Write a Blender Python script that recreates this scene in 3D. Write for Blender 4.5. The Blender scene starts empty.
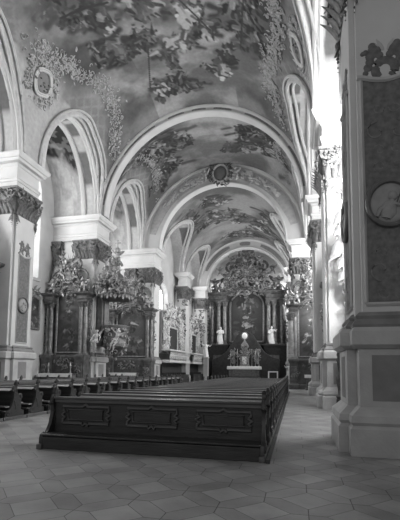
import bpy, bmesh, math, random
import numpy as np
from mathutils import Vector, Matrix
PI = math.pi
sc = bpy.context.scene
col = sc.collection
XC = -6.65          # axis of the nave
HN = 7.65           # half width of the nave (to the face of the piers)
HC = 6.4            # half width of the choir
HW = 11.4           # outer walls
ZS = 13.0           # springing of the vaults
S3 = lambda v: ((v/255.0)/12.92 if v/255.0 < .04045 else ((v/255.0+.055)/1.055)**2.4)

# ------------------------------------------------------------------ materials
def mat(name, g, rough=.7, var=.15, scale=3., bump=.0, bscale=20., spec=.3, metal=0., emit=0., stretch=None, attr=None):
    m = bpy.data.materials.new(name); m.use_nodes = True
    nt = m.node_tree; n = nt.nodes; L = nt.links
    b = n['Principled BSDF']
    b.inputs['Roughness'].default_value = rough
    b.inputs['Specular IOR Level'].default_value = spec
    b.inputs['Metallic'].default_value = metal
    tc = n.new('ShaderNodeTexCoord'); mp = n.new('ShaderNodeMapping')
    L.new(tc.outputs['Object'], mp.inputs['Vector'])
    if stretch: mp.inputs['Scale'].default_value = stretch
    no = n.new('ShaderNodeTexNoise'); no.inputs['Scale'].default_value = scale
    no.inputs['Detail'].default_value = 5.; L.new(mp.outputs[0], no.inputs['Vector'])
    r = n.new('ShaderNodeMapRange'); r.inputs['From Min'].default_value = .3; r.inputs['From Max'].default_value = .7
    r.inputs['To Min'].default_value = 1-var; r.inputs['To Max'].default_value = 1+var
    L.new(no.outputs['Fac'], r.inputs['Value'])
    mx = n.new('ShaderNodeVectorMath'); mx.operation = 'SCALE'
    L.new(r.outputs[0], mx.inputs['Scale'])
    if attr:
        a = n.new('ShaderNodeAttribute'); a.attribute_name = attr
        L.new(a.outputs['Color'], mx.inputs[0])
    else:
        mx.inputs[0].default_value = (g, g, g)
    L.new(mx.outputs[0], b.inputs['Base Color'])
    if bump:
        n2 = n.new('ShaderNodeTexNoise'); n2.inputs['Scale'].default_value = bscale; n2.inputs['Detail'].default_value = 4.
        L.new(mp.outputs[0], n2.inputs['Vector'])
        bp = n.new('ShaderNodeBump'); bp.inputs['Strength'].default_value = bump; bp.inputs['Distance'].default_value = .05
        L.new(n2.outputs['Fac'], bp.inputs['Height']); L.new(bp.outputs[0], b.inputs['Normal'])
    if emit:
        b.inputs['Emission Color'].default_value = (1, 1, 1, 1)
        b.inputs['Emission Strength'].default_value = emit
    return m

M = dict(
    stucco=mat('stucco', .47, .8, .06, 1.2, .15, 9),
    stone=mat('pier_stone', .36, .65, .14, 1.6, .2, 14),
    plaster=mat('wall_plaster', .42, .85, .10, .8, .15, 6),
    rib=mat('white_stucco_ornament', .42, .75, .12, 4, .3, 18),
    marble=mat('dark_marble', .11, .35, .5, 2.2, .1, 8, .45),
    panelm=mat('grey_marble_panel', .115, .6, .3, 9., .15, 18),
    inset=mat('plinth_inset', .17, .6, .12, 3, .1, 10),
    floor=mat('floor_stone', .2, .42, .22, 1.3, .06, 22, .4, attr='paint'),
    pew=mat('dark_oak', .030, .42, .35, 5, .18, 24, .38, stretch=(.35, 3, 3)),
    pewtop=mat('polished_lit_oak', .075, .28, .3, 5, .06, 24, .6, stretch=(.35, 3, 3)),  # glossier oak; light on the top rails is painted in as a paler tone
    wood=mat('altar_wood', .09, .45, .45, 3, .25, 12, .4),
    wood2=mat('altar_column_marble', .17, .35, .5, 3.2, .1, 9, .5),
    lacework=mat('grey_stucco_lace', .34, .8, .12, 4, .3, 18),
    basem=mat('pier_base_moulding', .19, .6, .15, 3, .1, 10),
    arab=mat('panel_arabesque_paint', .15, .6, .3, 9),
    cream=mat('cream_figure_stucco', .42, .6, .1, 6, .15, 14),
    oaklit=mat('lit_oak', .2, .45, .3, 5, .1, 24, .4, stretch=(.35, 3, 3)),  # paler oak: light on seats, kneelers and ledges put into the colour
    medal=mat('medallion_relief', .24, .6, .15, 5, .15, 12),
    crestm=mat('crest_dark_gilding', .085, .45, .4, 7, .3, 20, .4, .1),
    wood3=mat('grey_column_marble', .24, .35, .35, 3.2, .1, 9, .5),
    darkw=mat('black_wood', .035, .5, .3, 4, .2, 12, .3),
    gilt=mat('gilding', .27, .42, .35, 7, .25, 20, .5, .35),
    giltd=mat('dull_gilding', .17, .5, .4, 7, .3, 20, .4, .2),
    capm=mat('capital_gilding', .11, .5, .45, 6, .3, 18, .4, .15),
    white=mat('white_figure_marble', .72, .55, .06, 4, .1, 14),
    cloth=mat('altar_linen', .62, .8, .08, 6, .15, 30),
    front=mat('altar_front', .10, .6, .4, 6, .1, 14),
    candle=mat('candle_wax', .75, .5, .03, 5),
    fresco=mat('ceiling_fresco', .3, .85, .10, 5, .0, attr='paint'),
    oil=mat('oil_painting', .1, .4, .15, 6, .0, spec=.4, attr='paint'),
    glass=mat('leaded_glass', .8, .4, .05, 4, emit=3.0),
    glassr=mat('sunlit_leaded_glass', .8, .4, .05, 4, emit=6.0),
    lead=mat('window_lead', .25, .6, .1, 5),
    disc=mat('monstrance_silver', .85, .3, .04, 5, spec=.6),
    lace=mat('oratory_stucco', .5, .7, .2, 6, .2, 18),
    archf=mat('arch_field_paint', .19, .8, .25, 9, .1, 14),
    dark=mat('dark_recess', .03, .7, .2, 5),
)

# ------------------------------------------------------------------ mesh builder
class MB:
    def __init__(s): s.v = []; s.f = []; s.c = {}
    def add(s, vs, fs):
        o = len(s.v); s.v += [tuple(p) for p in vs]; s.f += [tuple(i+o for i in f) for f in fs]; return s
    def box(s, x0, x1, y0, y1, z0, z1):
        x0, x1 = min(x0, x1), max(x0, x1); y0, y1 = min(y0, y1), max(y0, y1)
        return s.add([(x0,y0,z0),(x1,y0,z0),(x1,y1,z0),(x0,y1,z0),(x0,y0,z1),(x1,y0,z1),(x1,y1,z1),(x0,y1,z1)],
                     [(0,3,2,1),(4,5,6,7),(0,1,5,4),(1,2,6,5),(2,3,7,6),(3,0,4,7)])
    def rings(s, loops, caps=True, closed=True):
        n = len(loops[0]); vs = [p for l in loops for p in l]; fs = []
        for k in range(len(loops)-1):
            for i in range(n if closed else n-1):
                j = (i+1) % n; fs.append((k*n+i, k*n+j, (k+1)*n+j, (k+1)*n+i))
        if caps: fs.append(tuple(range(n-1, -1, -1))); fs.append(tuple(range((len(loops)-1)*n, len(loops)*n)))
        return s.add(vs, fs)
    def stack(s, rect, prof, ch=0.):
        """rectangle swollen by off at each z: mouldings that run round a block; ch chamfers the corners"""
        x0, x1, y0, y1 = min(rect[:2]), max(rect[:2]), rect[2], rect[3]
        L = []
        for o, z in prof:
            a, b, c, d = x0-o, x1+o, y0-o, y1+o
            if ch: L.append([(a+ch,c,z),(b-ch,c,z),(b,c+ch,z),(b,d-ch,z),(b-ch,d,z),(a+ch,d,z),(a,d-ch,z),(a,c+ch,z)])
            else: L.append([(a,c,z),(b,c,z),(b,d,z),(a,d,z)])
        return s.rings(L)
    def lathe(s, cx, cy, prof, n=14, wob=0., k=6, sy=1.):
        L = []
        for r, z in prof:
            L.append([(cx+r*(1+wob*math.sin(k*2*PI*i/n+z*3))*math.cos(2*PI*i/n), cy+sy*r*(1+wob*math.sin(k*2*PI*i/n+z*3))*math.sin(2*PI*i/n), z) for i in range(n)])
        return s.rings(L)
    def sweep(s, pts, wid, thk=None, n=6, side=None):
        """tube through pts; wid radius (number or list), thk second radius, side = direction of the wide axis"""
        P = [Vector(p) for p in pts]; m = len(P)
        if not hasattr(wid, '__len__'): wid = [wid]*m
        if thk is None: thk = wid
        elif not hasattr(thk, '__len__'): thk = [thk]*m
        L = []
        for i in range(m):
            t = (P[min(i+1, m-1)]-P[max(i-1, 0)])
            if t.length < 1e-9: t = Vector((0,0,1))
            t.normalize()
            a = Vector(side) if side is not None else (Vector((0,0,1)) if abs(t.z) < .9 else Vector((1,0,0)))
            a = a - t*a.dot(t)
            if a.length < 1e-4: a = t.orthogonal()
            a.normalize(); b = t.cross(a)
            L.append([tuple(P[i]+a*wid[i]*math.cos(2*PI*j/n)+b*thk[i]*math.sin(2*PI*j/n)) for j in range(n)])
        return s.rings(L)
    def ell(s, c, r, nu=8, nv=6, e=None):
        if not hasattr(r, '__len__'): r = (r, r, r)
        e = e or (Vector((1,0,0)), Vector((0,1,0)), Vector((0,0,1))); c = Vector(c)
        L = []
        for k in range(nv+1):
            th = PI*(k+.02)/(nv+.04)
            L.append([tuple(c+e[0]*r[0]*math.sin(th)*math.cos(2*PI*i/nu)+e[1]*r[1]*math.sin(th)*math.sin(2*PI*i/nu)-e[2]*r[2]*math.cos(th)) for i in range(nu)])
        return s.rings(L)
    def prism(s, poly, fn, a, b):
        """poly of 2D points extruded between a and b; fn(p, q, t) gives the 3D point"""
        return s.rings([[fn(p, q, a) for p, q in poly], [fn(p, q, b) for p, q in poly]])
    def xf(s, fn): s.v = [tuple(fn(p)) for p in s.v]; return s
    def build(s, name, m, parent=None, smooth=True, bevel=0., angle=40, remesh=0.):
        me = bpy.data.meshes.new(name); me.from_pydata(s.v, [], s.f)
        bm = bmesh.new(); bm.from_mesh(me); bmesh.ops.recalc_face_normals(bm, faces=bm.faces); bm.to_mesh(me); bm.free()
        me.materials.append(m)
        if smooth:
            me.polygons.foreach_set('use_smooth', [True]*len(me.polygons)); me.set_sharp_from_angle(angle=math.radians(angle))
        o = bpy.data.objects.new(name, me); col.objects.link(o)
        if parent is not None:
            o.parent = parent
            o.matrix_parent_inverse = Matrix.Translation(-Vector(parent.location))
        if bevel:
            b = o.modifiers.new('bevel', 'BEVEL'); b.width = bevel; b.segments = 2; b.limit_method = 'ANGLE'; b.angle_limit = math.radians(50)
        if remesh:
            r = o.modifiers.new('remesh', 'REMESH'); r.mode = 'VOXEL'; r.voxel_size = remesh; r.use_smooth_shade = True
            k = o.modifiers.new('smooth', 'SMOOTH'); k.iterations = 2; k.factor = .4
        return o

def tag(o, label, cat, group=None):
    o['label'] = label; o['category'] = cat
    if group: o['group'] = group
    return o
def thing(name, label, cat, loc, group=None):
    o = bpy.data.objects.new(name, None); o.location = loc; o.empty_display_size = .3; col.objects.link(o)
    return tag(o, label, cat, group)
def struct(o):
    o['kind'] = 'structure'; return o
def paint(o, vals):
    a = o.data.attributes.new('paint', 'FLOAT_COLOR', 'POINT')
    c = np.ones((len(vals), 4), dtype=np.float32); c[:, :3] = np.clip(np.asarray(vals), 0, 1)[:, None]
    a.data.foreach_set('color', c.ravel())
def set_label(o, t): o['label'] = t; return o

# ------------------------------------------------------------------ noise for painted surfaces
_rs = np.random.RandomState(5); _T = _rs.rand(256, 256)
def vnoise(x, y):
    xi = np.floor(x).astype(int); yi = np.floor(y).astype(int); fx = x-xi; fy = y-yi
    fx = fx*fx*(3-2*fx); fy = fy*fy*(3-2*fy)
    g = lambda i, j: _T[i % 256, j % 256]
    return (g(xi, yi)*(1-fx)+g(xi+1, yi)*fx)*(1-fy)+(g(xi, yi+1)*(1-fx)+g(xi+1, yi+1)*fx)*fy
def fbm(x, y, o=4):
    r = 0; a = .5; t = 0
    for k in range(o):
        r = r+a*vnoise(x*2**k+17.3*k, y*2**k+9.1*k); t += a; a *= .5
    return r/t
def sstep(a, b, x):
    t = np.clip((x-a)/(b-a), 0, 1); return t*t*(3-2*t)
def figures(s, y, clusters, amp=.9):
    """mask and tone of crowds of painted figures"""
    m = np.zeros_like(s)
    for (cs, cy, a, b, w) in clusters:
        m = np.maximum(m, w*np.exp(-(((s-cs)/a)**2+((y-cy)/b)**2)))
    wx = s+.35*(fbm(s*1.1+3, y*1.1, 3)-.5)*2; wy = y+.35*(fbm(s*1.1+40, y*1.1+7, 3)-.5)*2
    mask = sstep(.50, .60, m+amp*(fbm(wx*.9+11, wy*.9+5, 4)-.5))
    t = fbm(wx*1.9+70, wy*1.9+31, 3)
    tone = .035+.13*sstep(.40, .58, t)+.30*sstep(.62, .70, t)-.05*sstep(.5, .7, fbm(wx*3.6, wy*3.6+55, 2))
    return mask, np.clip(tone, .02, .6)

# ------------------------------------------------------------------ ornament
def scroll(mb, c, e1, e2, r, a0, turns, tr, sgn=1, n=11, sides=5):
    c = Vector(c); pts = []; w = []
    for i in range(n):
        t = i/(n-1); rr = r*(1-.75*t); a = a0+sgn*turns*2*PI*t
        pts.append(c+e1*rr*math.cos(a)+e2*rr*math.sin(a)); w.append(tr*(1-.45*t))
    mb.sweep(pts, w, None, sides)
def leaf(mb, b, d, en, l, w, curl=.4, n=5):
    b = Vector(b); d = Vector(d).normalized(); en = Vector(en); side = d.cross(en)
    pts = []; ws = []
    for i in range(n):
        t = i/(n-1); pts.append(b+d*l*t+en*(curl*l*t*t)); ws.append(w*(.45+1.1*math.sin(PI*min(1, t*.9+.05)))*(1-.75*t*t))
    mb.sweep(pts, ws, [x*.3+.004 for x in ws], 6, side)
def rocaille(mb, rng, o, e1, e2, en, w, h, n, size, shape=None, lift=.06):
    """clump of baroque scrolls, leaves and shells spread over an oval patch"""
    o = Vector(o); e1 = Vector(e1); e2 = Vector(e2); en = Vector(en); k = 0; tries = 0
    while k < n and tries < n*20:
        tries += 1
        a, b = rng.uniform(-1, 1), rng.uniform(-1, 1)
        if shape:
            if not shape(a, b): continue
        elif a*a+b*b > 1: continue
        p = o+e1*a*w+e2*b*h+en*rng.uniform(0, lift); q = rng.random(); sz = size*rng.uniform(.6, 1.3); k += 1
        if q < .5: scroll(mb, p, e1, e2, sz, rng.uniform(0, 6.3), rng.uniform(.6, 1.2), sz*.24, rng.choice((-1, 1)))
        elif q < .85:
            an = rng.uniform(0, 6.3); leaf(mb, p, e1*math.cos(an)+e2*math.sin(an), en, sz*1.7, sz*.36, rng.uniform(.05, .5))
        else: mb.ell(p, sz*.42, 6, 4)
EX, EY, EZ = Vector((1,0,0)), Vector((0,1,0)), Vector((0,0,1))

def putto(mb, p, H, rng, face=-EY, wings=True):
    """chubby winged child, sitting in the air"""
    p = Vector(p); f = Vector(face).normalized(); r = f.cross(EZ); 
    mb.ell(p, (H*.16, H*.14, H*.22), 8, 6); mb.ell(p+EZ*H*.33+f*H*.03, H*.13, 8, 6); mb.ell(p+EZ*H*.34+f*H*.16, H*.03, 5, 4)
    for s in (-1, 1):
        a = rng.uniform(-.3, 1.2)
        sh = p+r*s*H*.14+EZ*H*.16; el = sh+r*s*H*.18+EZ*H*.15*math.sin(a)+f*H*.06; hd = el+r*s*H*.1+EZ*H*.18*math.sin(a+.6)+f*H*.1
        mb.sweep([sh, el, hd], [H*.06, H*.05, H*.035], None, 6)
        hp = p+r*s*H*.09-EZ*H*.16; kn = hp+f*H*.18-EZ*H*rng.uniform(.02, .2)+r*s*H*.08; ft = kn-EZ*H*.24+r*s*H*rng.uniform(-.05, .1)
        mb.sweep([hp, kn, ft, ft+f*H*.07], [H*.09, H*.075, H*.05, H*.035], None, 6)
        if wings: leaf(mb, p+EZ*H*.12-f*H*.1, r*s+EZ*.6, -f, H*.5, H*.11, .2)

def figure(p, H, face, rng, arm=(.3, -.5), name='body', parent=None, m=None, stride=0., lean=0., attach=True, bare=False):
    """one continuous robed figure of height H standing on p; arm = raise angle of each upper arm"""
    mb = MB(); f = Vector(face).normalized(); r = f.cross(EZ); p = Vector(p); ph = rng.uniform(0, 6)
    def at(x, y, z): return p+r*x*H+f*(y+lean*z)*H+EZ*z*H
    L = []
    for z, a, b, fo, ox in ((0,.155,.125,.10,.0),(.05,.16,.13,.12,0),(.2,.145,.115,.12,.01),(.38,.135,.105,.10,.02),(.5,.13,.10,.06,.02),(.6,.105,.082,.04,.01),(.7,.125,.09,.03,0),(.78,.135,.085,.01,0),(.82,.10,.065,0,0),(.845,.04,.04,0,0),(.88,.034,.036,0,0)):
        n = 20; l = []
        for i in range(n):
            an = 2*PI*i/n; k = 1+fo*math.sin(5*an+ph+z*3)+fo*.5*math.sin(9*an+z*5)
            l.append(at(ox+a*k*math.cos(an), b*k*math.sin(an)+stride*.1*(1-z)*math.cos(an), z))
        L.append(l)
    mb.rings(L)
    hc = at(0, .012, .925)
    mb.ell(hc, (H*.052, H*.060, H*.070), 12, 9, (r, f, EZ))
    mb.ell(at(0, -.012, .945), (H*.06, H*.058, H*.062), 10, 7, (r, f, EZ))                   # hair
    mb.sweep([at(0,.066,.94), at(0,.084,.915), at(0,.07,.908)], [H*.008, H*.012, H*.008], None, 5)  # nose
    mb.sweep([at(-.03,.062,.945), at(0,.07,.947), at(.03,.062,.945)], H*.009, None, 5)          # brow
    mb.sweep([at(-.018,.066,.888), at(0,.071,.89), at(.018,.066,.888)], H*.007, None, 5)        # mouth
    mb.ell(at(0, .05, .872), (H*.028, H*.026, H*.03), 8, 6, (r, f, EZ))                       # chin or beard
    for s in (-1, 1): mb.ell(at(s*.053, .0, .922), (H*.010, H*.016, H*.022), 6, 5, (r, f, EZ))
    for s, a in ((-1, arm[0]), (1, arm[1])):
        sh = at(s*.125, 0, .785); el = at(s*(.125+.13*abs(math.cos(a))), .06, .785+.15*math.sin(a))
        b = a+.95; hd = at(s*(.125+.13*abs(math.cos(a))+(.07*math.cos(b) if a > -.6 else -.05)), .15, .785+.15*math.sin(a)+.13*math.sin(b))
        mb.sweep([sh, (sh+el)/2, el], [H*.05, H*.048, H*.042], None, 8)
        mb.sweep([el, (el+hd)/2, hd], [H*.045, H*.035, H*.02], None, 8)
        d = (hd-el).normalized(); sd = d.cross(f).normalized() if d.cross(f).length > .01 else r
        mb.sweep([hd, hd+d*H*.045], [H*.018, H*.022], [H*.012, H*.012], 6, sd)
        for k in range(4):
            q = hd+d*H*.045+sd*H*.013*(k-1.5)
            mb.sweep([q, q+d*H*(.022+.004*(k in (1, 2)))+f*H*.003, q+d*H*.036+f*H*.014], [H*.0065, H*.006, H*.005], None, 5)
        q = hd+d*H*.01+sd*s*H*.018; mb.sweep([q, q+d*H*.02+sd*s*H*.014, q+d*H*.035+sd*s*H*.014], H*.007, None, 5)
    # mantle across the hips and over one shoulder
    mb.sweep([at(-.13,.05,.80), at(-.02,.11,.70), at(.10,.10,.58), at(.15,.0,.5), at(.16,.02,.3), at(.14,.05,.12)], [H*.03, H*.045, H*.05, H*.05, H*.045, H*.03], [H*.018]*6, 8, r)
    return mb.build(name, m or M['white'], parent, remesh=max(.012, H*.0105))

# ------------------------------------------------------------------ camera
def cam():
    f = 400.; TA = .085; roll = math.radians(.5); yaw = math.radians(13.489551418973873); cy = 335.1609260269721
    pit = math.atan(TA); sy, c = math.sin(yaw), math.cos(yaw)
    fw = Vector((-sy*math.cos(pit), c*math.cos(pit), math.sin(pit))); r = Vector((c, sy, 0)); u = r.cross(fw)
    r2 = math.cos(roll)*r+math.sin(roll)*u; u2 = -math.sin(roll)*r+math.cos(roll)*u
    cd = bpy.data.cameras.new('camera'); cd.sensor_fit = 'HORIZONTAL'; cd.sensor_width = 36; cd.lens = 36*f/400.
    cd.shift_y = (cy-260.)/400.; cd.clip_end = 300
    o = bpy.data.objects.new('camera', cd); col.objects.link(o)
    o.matrix_world = Matrix(((r2.x,u2.x,-fw.x,0),(r2.y,u2.y,-fw.y,0),(r2.z,u2.z,-fw.z,1.6),(0,0,0,1)))
    sc.camera = o
cam()

# ------------------------------------------------------------------ floor: squares ringed by long hexagons
def build_floor():
    rng = random.Random(3); mb = MB(); vals = []; a, b = .46, .27; p = a+b
    x0, x1, y0, y1 = -19., 6., 1.2, 58.
    mb.add([(x0,y0,-.004),(x1,y0,-.004),(x1,y1,-.004),(x0,y1,-.004)], [(0,1,2,3)]); vals += [.06]*4
    g = .0050; q = math.sqrt(.5); ox, oy = -1.43, 4.73
    def tile(poly, v):
        w = [(ox+(x-y)*q, oy+(x+y)*q) for x, y in poly]
        cx = sum(k[0] for k in w)/len(w); cy = sum(k[1] for k in w)/len(w)
        if not (x0+.4 < cx < x1-.4 and y0+.4 < cy < y1-.4): return
        out = []
        for x, y in w:
            d = math.hypot(x-cx, y-cy); k = (d-g*1.3)/d; out.append((cx+(x-cx)*k, cy+(y-cy)*k, 0.))
        mb.add(out, [tuple(range(len(out)))]); vals.extend([v]*len(out))
    N = 75
    for i in range(-N, N):
        for j in range(-N, N):
            cx = p*i; cy = p*j; h = a/2
            wx, wy = ox+(cx-cy)*q, oy+(cx+cy)*q
            if not (x0-1 < wx < x1+1 and y0-1 < wy < y1+1): continue
            v = rng.choice((.26, .27, .28, .295, .25))*rng.uniform(.95, 1.05)
            tile([(cx-h,cy-h),(cx+h,cy-h),(cx+h,cy+h),(cx-h,cy+h)], v)
            v = rng.choice((.215, .225, .235, .25))*rng.uniform(.94, 1.06)
            tile([(cx+h,cy-h),(cx+p/2,cy-p/2),(cx+h+b,cy-h),(cx+h+b,cy+h),(cx+p/2,cy+p/2),(cx+h,cy+h)], v)
            v = rng.choice((.22, .23, .24, .255))*rng.uniform(.94, 1.06)
            tile([(cx-h,cy+h),(cx-p/2,cy+p/2),(cx-h,cy+h+b),(cx+h,cy+h+b),(cx+p/2,cy+p/2),(cx+h,cy+h)], v)
    o = mb.build('floor', M['floor'], None, False); struct(o); paint(o, vals)
build_floor()

# ------------------------------------------------------------------ outer walls with arched windows
NWIN = [0]
def window_hole_wall(mb, X, thick, s, ya, yb, z0, z1, win):
    """a stretch of wall on plane X (thickness outward, side s) with an arched opening win=(yc, half, sill, spring)"""
    xa, xb = X, X+s*thick
    yc, h, zb, zsp = win
    mb.box(xa, xb, ya, yb, z0, zb); mb.box(xa, xb, ya, yc-h, zb, z1); mb.box(xa, xb, yc+h, yb, zb, z1)
    n = 14; pts = [(yc-h*math.cos(PI*i/n), zsp+h*math.sin(PI*i/n)) for i in range(n+1)]
    for i in range(n):
        (y0, q0), (y1, q1) = pts[i], pts[i+1]
        mb.rings([[(xa,y0,q0),(xa,y1,q1),(xa,y1,z1),(xa,y0,z1)], [(xb,y0,q0),(xb,y1,q1),(xb,y1,z1),(xb,y0,z1)]])
def window(X, s, win, bright, inset=.75):
    NWIN[0] += 1; yc, h, zb, zsp = win; xw = X+s*inset
    root = MB(); n = 14
    arc = [(yc-h*math.cos(PI*i/n), zsp+h*math.sin(PI*i/n)) for i in range(n+1)]
    out = [(yc-h, zb)]+arc+[(yc+h, zb)]
    inn = [(yc-(h-.12), zb+.12)]+[(yc-(h-.12)*math.cos(PI*i/n), zsp+(h-.12)*math.sin(PI*i/n)) for i in range(n+1)]+[(yc+h-.12, zb+.12)]
    for i in range(len(out)):
        j = (i+1) % len(out)
        a = [out[i], out[j], inn[j], inn[i]]
        root.rings([[(xw-.06,y,z) for y, z in a], [(xw+.06,y,z) for y, z in a]])
    for k in (-1, 0, 1): root.box(xw-.03, xw+.03, yc+k*h*.5-.03, yc+k*h*.5+.03, zb, zsp+h*(.98 if k == 0 else .84))
    z = zb+1.
    while z < zsp+h*.6: root.box(xw-.03, xw+.03, yc-h*.95, yc+h*.95, z-.025, z+.025); z += 1.05
    o = root.build('window_%d' % NWIN[0], M['lead']); struct(o)
    pn = MB(); pn.rings([[(xw+s*.02,y,zz) for y, zz in out], [(xw+s*.04,y,zz) for y, zz in out]])
    pn.build('pane', M['glassr' if bright else 'glass'], o, False)
    sl = MB(); sl.box(X-s*.12, X+s*(inset-.07), yc-h-.15, yc+h+.15, zb-.2, zb); sl.build('window_sill', M['stucco'], o)

for s, nm in ((-1, 'wall_left'), (1, 'wall_right')):
    mb = MB(); X = XC+s*HW
    wA = (14.0, 1.9, 5.2, 13.4) if s < 0 else (13.4, 2.2, 4.6, 13.4); wB = (22.6, 2.35, 8.0, 14.2) if s < 0 else (22.9, 2.2, 7.0, 13.8); wC = (31.9, 1.8, 8.0, 13.6)
    for (ya, yb, w) in ((9.5, 18.6, wA), (18.6, 27.4, wB), (27.4, 36.4, wC)):
        window_hole_wall(mb, X, 1.1, s, ya, yb, 0, 21, w); window(X, s, w, s > 0)
    o = mb.build(nm, M['plaster'], None, False); struct(o)
    bs = MB(); bs.box(X, X-s*.12, 9.5, 36.4, 0, .9); bs.box(X, X-s*.2, 9.5, 36.4, .9, 1.0)
    struct(bs.build('baseboard_%s' % ('left' if s < 0 else 'right'), M['stone'], None, False))
    # choir walls
    mb = MB(); X = XC+s*7.4
    for (ya, yb, w) in ((37.2, 46.0, (41.3, 1.5, 8.0, 9.4)), (46.0, 55.5, (50.2, 1.5, 8.0, 9.4))):
        window_hole_wall(mb, X, .9, s, ya, yb, 0, 19.6, w); window(X, s, w, s > 0, .6)
    struct(mb.build('wall_choir_%s' % ('left' if s < 0 else 'right'), M['plaster'], None, False))
mb = MB(); mb.box(XC-8, XC+8, 58.2, 58.8, 0, 20.5); struct(mb.build('wall_apse', M['plaster'], None, False))
mb = MB()
for s in (-1, 1):
    wn = (56.9, .7, 9.0, 14.0); window_hole_wall(mb, XC+s*6.0, .6, s, 55.5, 58.2, 0, 19.6, wn); window(XC+s*6.0, s, wn, s > 0, .4)  # hidden side windows, added to lighten the apse wall
struct(mb.build('wall_apse_side', M['plaster'], None, False))

# ------------------------------------------------------------------ vaults
BAYS = [(6.35, 3.65, 5.3), (14.0, 3.75, 5.3), (23.1, 3.5, 5.3), (31.9, 3.3, 4.9)]   # centre, half width, rise of the lunettes
def pw_exp(Y, R, X=None):
    """the vault is a half circle at the arches and swells between them"""
    if R < 7: return 2.0+0*Y
    def ss(x): x = np.clip(x, 0, 1); return x*x*(3-2*x)
    sw = 1.3 if X is None else np.where(np.asarray(X) > XC, .62, 1.3)
    return np.where(Y < 27, 2.0+sw*ss((26.5-Y)/2.6), 2.0+.8*ss((Y-28.0)/2.)*ss((35.6-Y)/2.))
def main_h(X, Y, R):
    e = pw_exp(np.asarray(Y, float), R, X); d = np.clip(np.abs(np.asarray(X, float)-XC)/R, 0, 1)
    z = ZS+R*np.power(np.clip(1-d**e, 0, 1), 1/e); return np.where(d >= 1, ZS-.3, z)
def pen_h(Y, bays):
    z = np.full_like(Y, ZS-.3)
    for c, h, r in bays:
        t = (Y-c)/h; k = np.abs(t) < 1
        z = np.where(k, ZS+r*np.sqrt(np.clip(1-t*t, 0, 1)), z)
    return z
NAVE_FIG = [(-4.7,17.1,1.3,1.2,2.2),(-5.6,16.4,.8,1.0,1.6),(-3.6,18.9,.8,1.2,1.0),(-4.7,20.1,.8,1.0,1.15),(-3.6,20.4,1.0,1.1,1.0),(-1.8,20.3,1.3,.7,1.0),(-.9,21.6,1.0,.6,1.0),
            (.9,20.9,1.1,.8,1.0),(-.4,24.3,1.5,.8,1.1),(-2.1,24.1,.9,.7,1.0),(1.9,23.5,1.0,.7,.9),(4.2,19.6,1.3,1.9,1.15),(4.7,21.4,.6,.9,1.0),(5.0,17.6,1.2,1.0,.9),
            (-1.2,18.4,1.3,.7,.95),(1.0,18.9,1.2,.6,.9),(2.2,20.1,.9,.6,.9),(-3.0,16.8,1.6,.8,.8),(2.9,22.4,.6,.5,.9)]
STROKES = [((-5.7,17.3),(-2.75,17.6),.07),((-1.7,20.9),(-2.85,24.2),.045),((.9,18.2),(2.2,20.4),.05),((4.6,18.2),(3.9,21.6),.05)]
def seg_mask(s, y, a, b, w):
    dx, dy = b[0]-a[0], b[1]-a[1]; t = np.clip(((s-a[0])*dx+(y-a[1])*dy)/(dx*dx+dy*dy), 0, 1)
    return sstep(w*1.4, w*.7, np.hypot(s-a[0]-t*dx, y-a[1]-t*dy))
def fresco_main(s, Y, clusters, lo, hi):
    wx = s+1.2*(fbm(s*.25+1, Y*.25+2, 3)-.5); wy = Y+1.2*(fbm(s*.25+9, Y*.25+4, 3)-.5)
    cl = fbm(wx*.32+2, wy*.45+8, 5)
    v = lo+(hi-lo)*sstep(.36, .64, cl)
    m, t = figures(s, Y, clusters); v = v*(1-m)+t*m
    return v
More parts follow.
